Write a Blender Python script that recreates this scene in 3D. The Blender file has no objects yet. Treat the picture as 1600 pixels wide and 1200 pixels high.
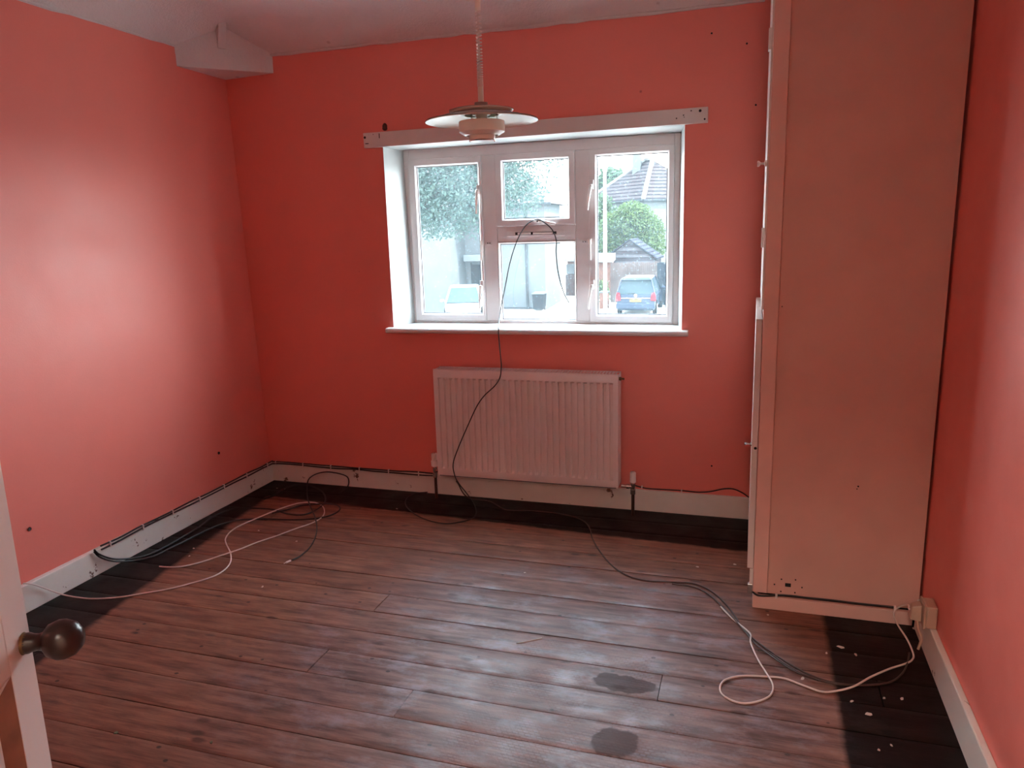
import bpy, bmesh, math, random
from math import sin, cos, pi, radians
from mathutils import Vector, Matrix
random.seed(7)
S = bpy.context.scene
COL = S.collection
# ------------------------------------------------------------------ camera
CAM = Vector((2.797, -3.835, 1.48)); FPX = 1190.0
YAW, PITCH, ROLL = -.31, .202, -.029
def cam_axes():
    fwd = Vector((sin(YAW)*cos(PITCH), cos(YAW)*cos(PITCH), -sin(PITCH)))
    right = Vector((cos(YAW), -sin(YAW), 0)); up = right.cross(fwd)
    c, s = cos(ROLL), sin(ROLL)
    return c*right+s*up, -s*right+c*up, fwd
RX, UY, FW = cam_axes()
cd = bpy.data.cameras.new('camera'); cam = bpy.data.objects.new('camera', cd); COL.objects.link(cam)
cam.matrix_world = Matrix(((RX.x, UY.x, -FW.x, CAM.x), (RX.y, UY.y, -FW.y, CAM.y), (RX.z, UY.z, -FW.z, CAM.z), (0, 0, 0, 1)))
cd.sensor_fit = 'HORIZONTAL'; cd.sensor_width = 36; cd.lens = 36*FPX/1600; cd.clip_start = .02; cd.clip_end = 400
S.camera = cam
# ------------------------------------------------------------------ light, world, exposure
SKY = 19.0; SUN = 14.0; HALL_FILL = 130.0; EXPO = 0.6; OUT = .33  # the hall value is the strength of the added landing fill
S.view_settings.view_transform = 'Standard'; S.view_settings.look = 'None'
S.view_settings.gamma = 1; S.view_settings.use_curve_mapping = False; S.view_settings.exposure = EXPO
w = bpy.data.worlds.new('sky'); S.world = w; w.use_nodes = True
nt = w.node_tree; nt.nodes.clear()
tc = nt.nodes.new('ShaderNodeTexCoord'); sx = nt.nodes.new('ShaderNodeSeparateXYZ')
rmp = nt.nodes.new('ShaderNodeValToRGB'); bg = nt.nodes.new('ShaderNodeBackground'); wo = nt.nodes.new('ShaderNodeOutputWorld')
rmp.color_ramp.elements[0].position = 0.0; rmp.color_ramp.elements[0].color = (.92, .97, 1, 1)
rmp.color_ramp.elements[1].position = .8; rmp.color_ramp.elements[1].color = (.62, .82, 1, 1)
nt.links.new(tc.outputs['Generated'], sx.inputs[0]); nt.links.new(sx.outputs['Z'], rmp.inputs[0])
nt.links.new(rmp.outputs[0], bg.inputs[0]); bg.inputs[1].default_value = SKY; nt.links.new(bg.outputs[0], wo.inputs[0])
sd = bpy.data.lights.new('sun', 'SUN'); so = bpy.data.objects.new('sun', sd); COL.objects.link(so)
sd.energy = SUN; sd.angle = radians(.6); sd.color = (1, .95, .86)
so.rotation_euler = Vector((-.72, .03, -.69)).to_track_quat('-Z', 'Y').to_euler()
try:
    S.cycles.use_denoising = True; S.cycles.max_bounces = 12; S.cycles.diffuse_bounces = 8; S.cycles.transparent_max_bounces = 24
    S.cycles.sample_clamp_indirect = 8; S.cycles.caustics_reflective = False; S.cycles.caustics_refractive = False
except Exception: pass
# ------------------------------------------------------------------ placing helpers
def ray(u, v): return RX*((u-800)/FPX) - UY*((v-600)/FPX) + FW
def at(u, v, Y):
    d = ray(u, v); return CAM + d*((Y-CAM.y)/d.y)
def fl(u, v, z=0.0):
    d = ray(u, v); return CAM + d*((z-CAM.z)/d.z)
def ax(u, v, X):
    d = ray(u, v); return CAM + d*((X-CAM.x)/d.x)
# ------------------------------------------------------------------ materials
class NT:
    def __init__(s, name):
        s.m = bpy.data.materials.new(name); s.m.use_nodes = True; s.t = s.m.node_tree
        s.b = s.t.nodes['Principled BSDF']; s.out = s.t.nodes['Material Output']
    def n(s, typ, **kw):
        x = s.t.nodes.new(typ)
        for k, v in kw.items():
            if hasattr(x, k) and k != 'Scale': setattr(x, k, v)
        return x
    def l(s, a, b): s.t.links.new(a, b)
    def pos(s, scale=(1, 1, 1), local=False):
        mp = s.n('ShaderNodeMapping'); mp.inputs['Scale'].default_value = scale
        if local:
            g = s.n('ShaderNodeTexCoord'); s.l(g.outputs['Object'], mp.inputs[0])
        else:
            g = s.n('ShaderNodeNewGeometry'); s.l(g.outputs['Position'], mp.inputs[0])
        return mp.outputs[0]
    def noise(s, scale, vec=None, detail=4, rough=.5):
        x = s.n('ShaderNodeTexNoise'); x.inputs['Scale'].default_value = scale; x.inputs['Detail'].default_value = detail
        x.inputs['Roughness'].default_value = rough
        if vec is not None: s.l(vec, x.inputs['Vector'])
        return x.outputs['Fac']
    def ramp(s, fac, stops):
        r = s.n('ShaderNodeValToRGB'); e = r.color_ramp.elements
        while len(e) < len(stops): e.new(.5)
        for i, (p, c) in enumerate(stops):
            e[i].position = p; e[i].color = c if hasattr(c, '__len__') and len(c) == 4 else ((c[0], c[1], c[2], 1) if hasattr(c, '__len__') else (c, c, c, 1))
        s.l(fac, r.inputs[0]); return r.outputs[0]
    def mix(s, fac, a, b, mode='MIX'):
        x = s.n('ShaderNodeMix'); x.data_type = 'RGBA'; x.blend_type = mode
        for i, v in ((0, fac), (6, a), (7, b)):
            if isinstance(v, (int, float)): x.inputs[i].default_value = v if i == 0 else (v, v, v, 1)
            elif isinstance(v, tuple): x.inputs[i].default_value = (v[0], v[1], v[2], 1)
            else: s.l(v, x.inputs[i])
        return x.outputs[2]
    def math(s, op, a, b=0.0, clamp=False):
        x = s.n('ShaderNodeMath'); x.operation = op; x.use_clamp = clamp
        for i, v in ((0, a), (1, b)):
            if isinstance(v, (int, float)): x.inputs[i].default_value = v
            else: s.l(v, x.inputs[i])
        return x.outputs[0]
    def col(s, v):
        if isinstance(v, tuple): s.b.inputs['Base Color'].default_value = (v[0], v[1], v[2], 1)
        else: s.l(v, s.b.inputs['Base Color'])
    def bump(s, h, strength=.2, dist=.01):
        x = s.n('ShaderNodeBump'); x.inputs['Strength'].default_value = strength; x.inputs['Distance'].default_value = dist
        s.l(h, x.inputs['Height']); s.l(x.outputs[0], s.b.inputs['Normal'])
    def rough(s, v):
        if isinstance(v, (int, float)): s.b.inputs['Roughness'].default_value = v
        else: s.l(v, s.b.inputs['Roughness'])
def mat(name, c, rough=.5, var=.06, scale=12, bump=.0, bscale=60, metal=0, spec=.5, local=True):
    m = NT(name); v = m.pos(local=local)
    n = m.noise(scale, v)
    lo = tuple(x*(1-var) for x in c); hi = tuple(min(1, x*(1+var)) for x in c)
    m.col(m.ramp(n, [(.3, lo), (.7, hi)])); m.rough(rough)
    m.b.inputs['Metallic'].default_value = metal; m.b.inputs['Specular IOR Level'].default_value = spec
    if bump: m.bump(m.noise(bscale, v, 3), bump, .004)
    return m.m
def wall_mat():
    m = NT('coral_paint'); v = m.pos()
    big = m.noise(1.3, v, 3); sm = m.noise(9, v, 4)
    c = m.ramp(big, [(.3, (.80, .205, .160)), (.7, (.85, .235, .188))])
    c = m.mix(m.math('MULTIPLY', m.ramp(sm, [(.45, 0.0), (.8, 1.0)]), .18), c, (.76, .24, .20))
    vo = m.n('ShaderNodeTexVoronoi'); vo.inputs['Scale'].default_value = 3.1; m.l(v, vo.inputs['Vector'])
    dot = m.ramp(vo.outputs['Distance'], [(.018, 1.0), (.03, 0.0)])
    c = m.mix(m.math('MULTIPLY', dot, .6), c, (.25, .05, .04))
    m.col(c); m.rough(m.ramp(sm, [(.3, .42), (.7, .52)])); m.b.inputs['Specular IOR Level'].default_value = .5
    m.bump(m.math('ADD', m.noise(5, v, 2), m.math('MULTIPLY', m.noise(160, v, 3), .12)), .14, .02)
    return m.m
def ceiling_mat():
    m = NT('ceiling_white'); v = m.pos()
    c = m.ramp(m.noise(2.2, v, 4), [(.3, (.66, .62, .60)), (.7, (.76, .73, .71))])
    vo = m.n('ShaderNodeTexVoronoi'); vo.inputs['Scale'].default_value = 5.5; m.l(v, vo.inputs['Vector'])
    c = m.mix(m.math('MULTIPLY', m.ramp(vo.outputs['Distance'], [(.04, 1.0), (.085, 0.0)]), .55), c, (.30, .17, .14))
    m.col(c); m.rough(.75)
    m.bump(m.math('ADD', m.noise(70, v, 4, .7), m.math('MULTIPLY', m.noise(4, v, 3), 1.5)), .55, .012)
    return m.m
def paint_mat(name, c, chips=0.0, rough=.38, chipcol=(.16, .09, .06)):
    m = NT(name); v = m.pos()
    c0 = m.ramp(m.noise(6, v, 5), [(.3, tuple(x*.9 for x in c)), (.7, c)])
    drt = m.ramp(m.noise(3, v, 6, .7), [(.55, 0.0), (.8, 1.0)])
    c0 = m.mix(m.math('MULTIPLY', drt, .22), c0, (.42, .34, .28))
    if chips:
        k = m.ramp(m.noise(14, v, 6, .62), [(1-chips-.02, 0.0), (1-chips, 1.0)])
        c0 = m.mix(k, c0, chipcol)
    m.col(c0); m.rough(rough); m.bump(m.noise(40, v, 3), .08, .004)
    return m.m
def floor_mat():
    m = NT('floorboard_wood'); v = m.pos(); vs = m.pos((1.7, 13, 1))
    oi = m.n('ShaderNodeObjectInfo')
    off = m.n('ShaderNodeVectorMath'); off.operation = 'ADD'
    cb = m.n('ShaderNodeCombineXYZ'); m.l(m.math('MULTIPLY', oi.outputs['Random'], 40.0), cb.inputs[0]); m.l(cb.outputs[0], off.inputs[1]); m.l(vs, off.inputs[0])
    grain = m.noise(2.6, off.outputs[0], 8, .62)
    off2 = m.n('ShaderNodeVectorMath'); off2.operation = 'ADD'; m.l(cb.outputs[0], off2.inputs[1]); m.l(m.pos((2.2, 70, 1)), off2.inputs[0])
    fine = m.noise(3, off2.outputs[0], 5, .6)
    c = m.ramp(grain, [(.34, (.070, .026, .017)), (.46, (.19, .078, .047)), (.64, (.34, .155, .096))])
    c = m.mix(.35, c, m.ramp(fine, [(.35, (.09, .034, .022)), (.65, (.33, .15, .095))]))
    # per board tone
    c = m.mix(m.math('MULTIPLY', oi.outputs['Random'], .32), c, (.10, .04, .028))
    g = m.n('ShaderNodeSeparateXYZ'); m.l(v, g.inputs[0]); X, Y = g.outputs[0], g.outputs[1]
    # worn greyer middle of the room
    dx = m.math('DIVIDE', m.math('SUBTRACT', X, 2.15), 1.15); dy = m.math('DIVIDE', m.math('SUBTRACT', Y, -1.65), 1.0)
    r2 = m.math('ADD', m.math('MULTIPLY', dx, dx), m.math('MULTIPLY', dy, dy))
    r2 = m.math('ADD', r2, m.math('MULTIPLY', m.math('SUBTRACT', m.noise(2.5, v, 5), .5), 1.3))
    worn = m.ramp(r2, [(.2, 1.0), (1.0, 0.0)])
    c = m.mix(m.math('MULTIPLY', worn, .58), c, m.ramp(grain, [(.36, (.060, .038, .038)), (.64, (.225, .155, .155))]))
    # pale dusty film and waffle backing residue
    film = m.math('MULTIPLY', worn, m.ramp(m.noise(5.5, m.pos((1, 1.7, 1)), 7, .7), [(.50, 0.0), (.68, 1.0)]))
    c = m.mix(m.math('MULTIPLY', film, .42), c, (.30, .30, .38))
    br = m.n('ShaderNodeTexBrick'); br.inputs['Scale'].default_value = 1.0; br.inputs['Brick Width'].default_value = .019; br.inputs['Row Height'].default_value = .012
    br.inputs['Mortar Size'].default_value = .0035; br.inputs['Mortar Smooth'].default_value = .6; br.inputs['Color1'].default_value = (1, 1, 1, 1); br.inputs['Color2'].default_value = (.4, .4, .4, 1); br.inputs['Mortar'].default_value = (0, 0, 0, 1)
    rot = m.n('ShaderNodeMapping'); rot.inputs['Rotation'].default_value = (0, 0, .06); m.l(v, rot.inputs[0]); m.l(rot.outputs[0], br.inputs['Vector'])
    def box(x0, x1, y0, y1, s=.03):
        a = m.ramp(m.math('SUBTRACT', X, x0), [(0, 0.0), (s, 1.0)]); b = m.ramp(m.math('SUBTRACT', x1, X), [(0, 0.0), (s, 1.0)])
        d = m.ramp(m.math('SUBTRACT', Y, y0), [(0, 0.0), (s, 1.0)]); e = m.ramp(m.math('SUBTRACT', y1, Y), [(0, 0.0), (s, 1.0)])
        return m.math('MULTIPLY', m.math('MULTIPLY', a, b), m.math('MULTIPLY', d, e))
    reg = m.math('MAXIMUM', box(1.95, 2.75, -2.35, -1.62, .06), box(2.0, 2.55, -1.66, -1.36, .05))
    pat = m.n('ShaderNodeSeparateColor'); m.l(br.outputs['Color'], pat.inputs[0])
    waf = m.math('MULTIPLY', m.math('MULTIPLY', reg, pat.outputs[0]), m.ramp(m.noise(7, v, 5, .7), [(.42, .0), (.62, 1.0)]))
    c = m.mix(m.math('MULTIPLY', waf, .30), c, (.34, .30, .35))
    # dark worn blobs
    def blob(x, y, rx, ry):
        a = m.math('DIVIDE', m.math('SUBTRACT', X, x), rx); b = m.math('DIVIDE', m.math('SUBTRACT', Y, y), ry)
        q = m.math('ADD', m.math('MULTIPLY', a, a), m.math('MULTIPLY', b, b))
        return m.ramp(m.math('ADD', q, m.math('MULTIPLY', m.math('SUBTRACT', m.noise(18, v, 3), .5), 1.6)), [(.66, 1.0), (.84, 0.0)])
    blobs = 0.0
    for u, vv, rx, ry in ((975, 1068, .115, .06), (962, 1160, .085, .075)):
        p = fl(u, vv); bl = blob(p.x, p.y, rx, ry); blobs = m.math('MAXIMUM', blobs, bl); c = m.mix(m.math('MULTIPLY', bl, .78), c, (.062, .040, .040))
    # knots, nail heads, scuffs
    vo = m.n('ShaderNodeTexVoronoi'); vo.inputs['Scale'].default_value = 4.2; m.l(m.pos((1, 2.2, 1)), vo.inputs['Vector'])
    kn = m.ramp(m.math('ADD', vo.outputs['Distance'], m.math('MULTIPLY', m.noise(30, v, 3), .07)), [(.10, 1.0), (.17, 0.0)])
    c = m.mix(m.math('MULTIPLY', kn, .80), c, (.055, .024, .018))
    vo2 = m.n('ShaderNodeTexVoronoi'); vo2.inputs['Scale'].default_value = 9; m.l(m.pos((1, 1.3, 1)), vo2.inputs['Vector'])
    c = m.mix(m.math('MULTIPLY', m.ramp(vo2.outputs['Distance'], [(.055, 1.0), (.085, 0.0)]), .85), c, (.03, .018, .016))
    sc = m.ramp(m.noise(6, m.pos((.8, 2.6, 1)), 8, .8), [(.54, 0.0), (.68, 1.0)])
    c = m.mix(m.math('MULTIPLY', sc, .6), c, (.055, .030, .028))
    # black stained border
    nz = m.math('MULTIPLY', m.math('SUBTRACT', m.noise(16, v, 4), .5), .03)
    e1 = m.math('ADD', m.math('ADD', Y, m.math('MULTIPLY', X, .055)), nz)           # back strip
    b1 = m.ramp(m.math('ADD', e1, .272), [(0, 0.0), (.02, 1.0)])
    e2 = m.math('ADD', m.math('SUBTRACT', .135, X), m.math('MULTIPLY', Y, -.14)); b2 = m.ramp(m.math('ADD', e2, nz), [(0, 0.0), (.03, 1.0)])
    b3 = m.ramp(m.math('ADD', m.math('SUBTRACT', X, 3.078), nz), [(0, 0.0), (.02, 1.0)])
    bb = m.math('MAXIMUM', b1, m.math('MAXIMUM', b2, b3))
    wear = m.ramp(m.noise(3.4, m.pos((1, 2.5, 1)), 7, .72), [(.56, 0.0), (.78, 1.0)])
    dark = m.mix(m.math('MULTIPLY', wear, .30), (.006, .0035, .0035), (.09, .055, .04))
    c = m.mix(m.math('MULTIPLY', bb, .97), c, dark)
    m.col(c)
    rr = m.math('ADD', m.ramp(m.noise(9, v, 5), [(.3, .40), (.7, .58)]), m.math('MULTIPLY', waf, .08))
    m.rough(m.math('SUBTRACT', rr, m.math('MULTIPLY', worn, .05)))
    sp = m.math('ADD', .30, m.math('MULTIPLY', m.math('MULTIPLY', film, .35), m.math('SUBTRACT', 1.0, blobs)))
    sp = m.math('SUBTRACT', sp, m.math('MULTIPLY', blobs, .22)); sp = m.math('SUBTRACT', sp, m.math('MULTIPLY', bb, .18), True)
    m.l(sp, m.b.inputs['Specular IOR Level'])
    h = m.math('ADD', m.math('MULTIPLY', grain, .5), m.math('MULTIPLY', waf, .25)); h = m.math('ADD', h, m.math('MULTIPLY', m.noise(120, v, 2), .1))
    m.bump(h, .35, .006)
    return m.m
def glass_mat():
    m = NT('dusty_glass'); t = m.t; t.nodes.remove(m.b)
    tr = m.n('ShaderNodeBsdfTransparent'); tr.inputs[0].default_value = (.93, .96, .96, 1)
    tl = m.n('ShaderNodeBsdfTranslucent'); tl.inputs[0].default_value = (.72, .92, 1, 1)
    gl = m.n('ShaderNodeBsdfGlossy'); gl.inputs['Roughness'].default_value = .03
    v = m.pos()
    f = m.ramp(m.noise(7, v, 6, .6), [(.3, .012), (.75, .030)])
    vo = m.n('ShaderNodeTexVoronoi'); vo.inputs['Scale'].default_value = 55; m.l(v, vo.inputs['Vector'])
    f = m.math('ADD', f, m.math('MULTIPLY', m.ramp(vo.outputs['Distance'], [(.15, 1.0), (.28, 0.0)]), .03))
    a = m.n('ShaderNodeMixShader'); m.l(f, a.inputs[0]); m.l(tr.outputs[0], a.inputs[1]); m.l(tl.outputs[0], a.inputs[2])
    b = m.n('ShaderNodeMixShader'); b.inputs[0].default_value = .04; m.l(a.outputs[0], b.inputs[1]); m.l(gl.outputs[0], b.inputs[2])
    m.l(b.outputs[0], m.out.inputs[0]); return m.m
def leaf_mat(name, c1, c2, tl=.35):
    m = NT(name); v = m.pos()
    c = m.ramp(m.noise(3.5, v, 4), [(.3, c1), (.7, c2)]); m.col(c); m.rough(.6); m.b.inputs['Specular IOR Level'].default_value = .05
    t = m.n('ShaderNodeBsdfTranslucent'); m.l(c, t.inputs[0]); x = m.n('ShaderNodeMixShader'); x.inputs[0].default_value = tl
    m.l(m.b.outputs[0], x.inputs[1]); m.l(t.outputs[0], x.inputs[2]); m.l(x.outputs[0], m.out.inputs[0]); return m.m
M = {}
M['wall'] = wall_mat(); M['ceil'] = ceiling_mat(); M['floor'] = floor_mat(); M['glass'] = glass_mat()
M['skirt'] = paint_mat('skirting_paint', (.80, .78, .71), .335)
M['white'] = paint_mat('white_gloss', (.76, .73, .70), 0)
M['batten'] = paint_mat('batten_paint', (.74, .70, .66), .27, chipcol=(.22, .10, .08))
M['reveal'] = mat('reveal_white', (.50, .52, .51), .6, .03)
M['upvc'] = mat('frame_plastic', (.74, .70, .69), .35, .03)
M['gasket'] = mat('gasket_grey', (.10, .10, .11), .6)
M['rad'] = mat('radiator_enamel', (.78, .69, .66), .3, .03)
M['cream'] = paint_mat('cream_board', (.70, .44, .37), 0, .5)
M['cream2'] = paint_mat('cream_stile', (.78, .52, .45), 0, .45)
M['dark'] = mat('dark_gap', (.012, .009, .008), .8)
M['black'] = mat('black_cable', (.022, .018, .017), .45, .1)
M['brownc'] = mat('brown_cable', (.06, .032, .024), .5, .1)
M['whitec'] = mat('white_cable', (.72, .62, .57), .45)
M['chrome'] = mat('worn_chrome', (.62, .60, .57), .25, metal=1)
M['copper'] = mat('dark_copper_pipe', (.07, .035, .025), .4, metal=.5)
M['cap'] = mat('cap_plastic', (.80, .74, .70), .4)
M['lamp'] = mat('lamp_cream', (.84, .82, .72), .35, .03)
M['lampg'] = mat('lamp_top_grey', (.34, .24, .20), .45, .03)
M['knob'] = mat('dark_wood_knob', (.022, .008, .006), .3, .25, 20)
M['brass'] = mat('old_brass', (.16, .10, .05), .5, metal=1)
M['barewood'] = mat('bare_wood', (.24, .125, .085), .6, .2, 30)
M['socket'] = mat('cream_socket', (.50, .35, .26), .45)
M['flake'] = mat('paint_flake', (.62, .52, .47), .7)
M['leafbit'] = mat('dry_leaf_bit', (.13, .15, .09), .8)
M['sub'] = mat('subfloor', (.015, .01, .008), .9)
# ------------------------------------------------------------------ object helpers
def tag(o, label=None, cat=None, group=None, kind=None):
    if label: o['label'] = label
    if cat: o['category'] = cat
    if group: o['group'] = group
    if kind: o['kind'] = kind
    return o
def emp(name, loc=(0, 0, 0), rz=0, label=None, cat=None, group=None, kind=None):
    o = bpy.data.objects.new(name, None); COL.objects.link(o); o.location = loc; o.rotation_euler = (0, 0, rz)
    return tag(o, label, cat, group, kind)
def obj(name, bm, m, parent=None, smooth=False, bev=0, seg=2):
    if hasattr(bm, 'verts') and hasattr(bm, 'normal_update'):
        bmesh.ops.recalc_face_normals(bm, faces=bm.faces)
        me = bpy.data.meshes.new(name); bm.to_mesh(me); bm.free()
    else: me = bm
    o = bpy.data.objects.new(name, me); COL.objects.link(o)
    me.materials.append(m)
    if parent:
        o.parent = parent
    if smooth:
        for p in me.polygons: p.use_smooth = True
        me.set_sharp_from_angle(angle=radians(38))
    if bev:
        b = o.modifiers.new('bevel', 'BEVEL'); b.width = bev; b.segments = seg; b.limit_method = 'ANGLE'; b.angle_limit = radians(40)
    return o
def nb(): return bmesh.new()
def box(bm, x0, x1, y0, y1, z0, z1, mx=None):
    vs = [bm.verts.new(Vector(p) if mx is None else mx @ Vector(p)) for p in
          ((x0, y0, z0), (x1, y0, z0), (x1, y1, z0), (x0, y1, z0), (x0, y0, z1), (x1, y0, z1), (x1, y1, z1), (x0, y1, z1))]
    for f in ((0, 3, 2, 1), (4, 5, 6, 7), (0, 1, 5, 4), (1, 2, 6, 5), (2, 3, 7, 6), (3, 0, 4, 7)): bm.faces.new([vs[i] for i in f])
    return bm
def hexa(bm, a, b):
    """a, b: two quads (4 points each) joined into a solid"""
    va = [bm.verts.new(p) for p in a]; vb = [bm.verts.new(p) for p in b]; n = len(a)
    bm.faces.new(va[::-1]); bm.faces.new(vb)
    for i in range(n): bm.faces.new((va[i], va[(i+1) % n], vb[(i+1) % n], vb[i]))
    return bm
def lathe(bm, prof, seg=32, mx=None, close=False):
    rings = []
    for r, z in prof:
        ring = []
        for i in range(seg):
            a = 2*pi*i/seg; p = Vector((r*cos(a), r*sin(a), z)); ring.append(bm.verts.new(mx @ p if mx is not None else p))
        rings.append(ring)
    for A, B in zip(rings, rings[1:]):
        for i in range(seg): bm.faces.new((A[i], A[(i+1) % seg], B[(i+1) % seg], B[i]))
    if close: bm.faces.new([v for v in rings[0][::-1]]); bm.faces.new(rings[-1])
    return bm
def cr(pts, n=8):
    P = [Vector(p) for p in pts]; P = [2*P[0]-P[1]] + P + [2*P[-1]-P[-2]]; out = []
    for i in range(1, len(P)-2):
        a, b, c, d = P[i-1:i+3]
        for k in range(n):
            t = k/n; out.append(.5*((2*b)+(c-a)*t+(2*a-5*b+4*c-d)*t*t+(3*b-a-3*c+d)*t**3))
    out.append(P[-2]); return out
def tube(bm, pts, r, seg=8, n=8, smooth=True):
    Q = cr(pts, n) if smooth else [Vector(p) for p in pts]; rings = []; N = None
    for i, q in enumerate(Q):
        T = (Q[min(i+1, len(Q)-1)]-Q[max(i-1, 0)]).normalized()
        if N is None: N = T.orthogonal().normalized()
        N = (N-T*N.dot(T)); N = N.normalized() if N.length > 1e-6 else T.orthogonal().normalized()
        B = T.cross(N); rr = r[i] if isinstance(r, list) else r
        rings.append([bm.verts.new(q+N*rr*cos(2*pi*k/seg)+B*rr*sin(2*pi*k/seg)) for k in range(seg)])
    for A, B2 in zip(rings, rings[1:]):
        for k in range(seg): bm.faces.new((A[k], A[(k+1) % seg], B2[(k+1) % seg], B2[k]))
    bm.faces.new(rings[0][::-1]); bm.faces.new(rings[-1]); return bm
def axm(o, d):
    """matrix taking +z to direction d at origin o"""
    return Matrix.Translation(Vector(o)) @ Vector(d).to_track_quat('Z', 'Y').to_matrix().to_4x4()
def bar(name, parent, m, x0, x1, y0, y1, z0, z1, bev=0, **k):
    return obj(name, box(nb(), x0, x1, y0, y1, z0, z1), m, parent, bev=bev, **k)
# ================================================================== SETTING
W, D, HC, HW = 3.42, -3.81, 2.575, 2.44
WX0, WX1, WZ0, WZ1 = .885, 2.461, .945, 1.940
# wall_back with window hole (0.30 thick)
wb = nb()
for a in ((-.12, WX0, -.35, 2.64), (WX1, 3.6, -.35, 2.64), (WX0, WX1, -.35, WZ0), (WX0, WX1, WZ1, 2.64)):
    box(wb, a[0], a[1], 0, .30, a[2], a[3])
bmesh.ops.remove_doubles(wb, verts=wb.verts, dist=1e-5)
wall_back = tag(obj('wall_back', wb, M['wall']), kind='structure')
# wall_left leans out a little
wl = hexa(nb(), [(0, .0, -.3), (0, D-.2, -.3), (-.4, D-.2, -.3), (-.4, .0, -.3)], [(-.0675, .0  , 2.60), (-.0675, D-.2  , 2.60), (-.4, D-.2  , 2.60), (-.4, .0, 2.60)])
wall_left = tag(obj('wall_left', wl, M['wall']), kind='structure')
wr = hexa(nb(), [(W, .0, -.3), (W, D-.2, -.3), (W+.2, D-.2, -.3), (W+.2, 0, -.3)], [(W+.022, .0, 2.64), (W+.022, D-.2, 2.64), (W+.2, D-.2, 2.64), (W+.2, 0, 2.64)])
wall_right = tag(obj('wall_right', wr, M['wall']), kind='structure')
# wall_front (behind the camera) with the doorway
wf = nb(); DX0, DX1, DH = 2.24, 3.06, 2.02
for a in ((-.3, DX0, -.3, 2.64), (DX1, 3.6, -.3, 2.64), (DX0, DX1, DH, 2.64)): box(wf, a[0], a[1], D-.12, D, a[2], a[3])
wall_front = tag(obj('wall_front', wf, M['wall']), kind='structure')
# ceiling: flat, sloping down to the back and left walls
cb = nb(); NX, NY = 110, 120; grid = []
def sst(t): t = max(0, min(1, t)); return t*t*(3-2*t)
for i in range(NX+1):
    row = []
    for j in range(NY+1):
        x = -.13+(W+.28)*i/NX; y = .05-(4.10)*j/NY
        s = max(-.02, min(-y, x+.066))*.66; k_ = .05; m_ = HC-HW
        h_ = max(0, min(1, .5+.5*(m_-s)/k_)); z = HW + m_*(1-h_)+s*h_-k_*h_*(1-h_)
        row.append(cb.verts.new((x, y, z)))
    grid.append(row)
for i in range(NX):
    for j in range(NY): cb.faces.new((grid[i][j], grid[i+1][j], grid[i+1][j+1], grid[i][j+1]))
ceiling = tag(obj('ceiling', cb, M['ceil'], smooth=True), kind='structure')
so_ = ceiling.modifiers.new('s', 'SOLIDIFY'); so_.thickness = .2; so_.offset = 1
# rough painted line where ceiling meets walls
def edge_bead(pts, nm):
    bm = nb(); tube(bm, pts, [.006+.004*random.random() for _ in pts], 6, smooth=False); return obj(nm, bm, M['ceil'], ceiling, smooth=True)
edge_bead([(x/40*2.86-.06, -.003, HW-.001+random.uniform(-.003, .003)) for x in range(41)], 'edge_bead')
edge_bead([(-.064, -y/40*3.7, HW-.001+random.uniform(-.003, .003)) for y in range(41)], 'edge_bead')
# ---- floor boards
floor_o = tag(obj('floor', box(nb(), -.02, W+.02, D-.16, .02, -.12, -.024), M['sub']), kind='structure')
rows = []; PW = .148; y = -.757+PW*5
joints = {}
def plank(x0, x1, y0, y1, dz):
    """one board: slightly cupped top, worn edges"""
    bm = nb(); cr_ = random.uniform(-.0012, .0022); n = 6; pr = [(y0, -.022)]
    for i in range(n+1):
        t = i/n; e = .0010 if i in (0, n) else 0
        pr.append((y0+(y1-y0)*t, dz+cr_*(1-(2*t-1)**2)-e))
        if i == 0: pr.append((y0+.004, dz+cr_*.1))
        if i == n-1: pr.append((y1-.004, dz+cr_*.1))
    pr.append((y1, -.022))
    A = [bm.verts.new((x0, *p)) for p in pr]; B = [bm.verts.new((x1, *p)) for p in pr]; m = len(pr)
    bm.faces.new(A[::-1]); bm.faces.new(B)
    for i in range(m): bm.faces.new((A[i], A[(i+1) % m], B[(i+1) % m], B[i]))
    return obj('floorboard', bm, M['floor'], floor_o, smooth=True)
for (u, v) in ((632, 1097), (1031, 1074), (600, 938), (482, 1047)):
    p = fl(u, v); k = math.floor((-p.y)/PW + .0); joints.setdefault(round((y-p.y)/PW-.5), []).append(p.x)
k = 0
yy = y
while yy > D-.15:
    js = sorted(joints.get(k, []))
    if not js and random.random() < .5: js = [random.uniform(.1, .5) if random.random() < .5 else random.uniform(2.9, 3.3)]
    xs = [-.0]+js+[W]
    y1, y0 = min(yy, -.0), max(yy-PW, D-.14)
    for a, b in zip(xs, xs[1:]):
        dz = random.uniform(-.0012, .0012); g = random.uniform(.0018, .0046)
        plank(a+g*.5, b-g*.5, y0+g*.5, y1-g*.5, dz)
    yy -= PW; k += 1
# front strip between first seam and wall
bar('floorboard', floor_o, M['floor'], 0, W, y+.001, -.0, -.022, 0, bev=.002) if y < -.01 else None
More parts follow.
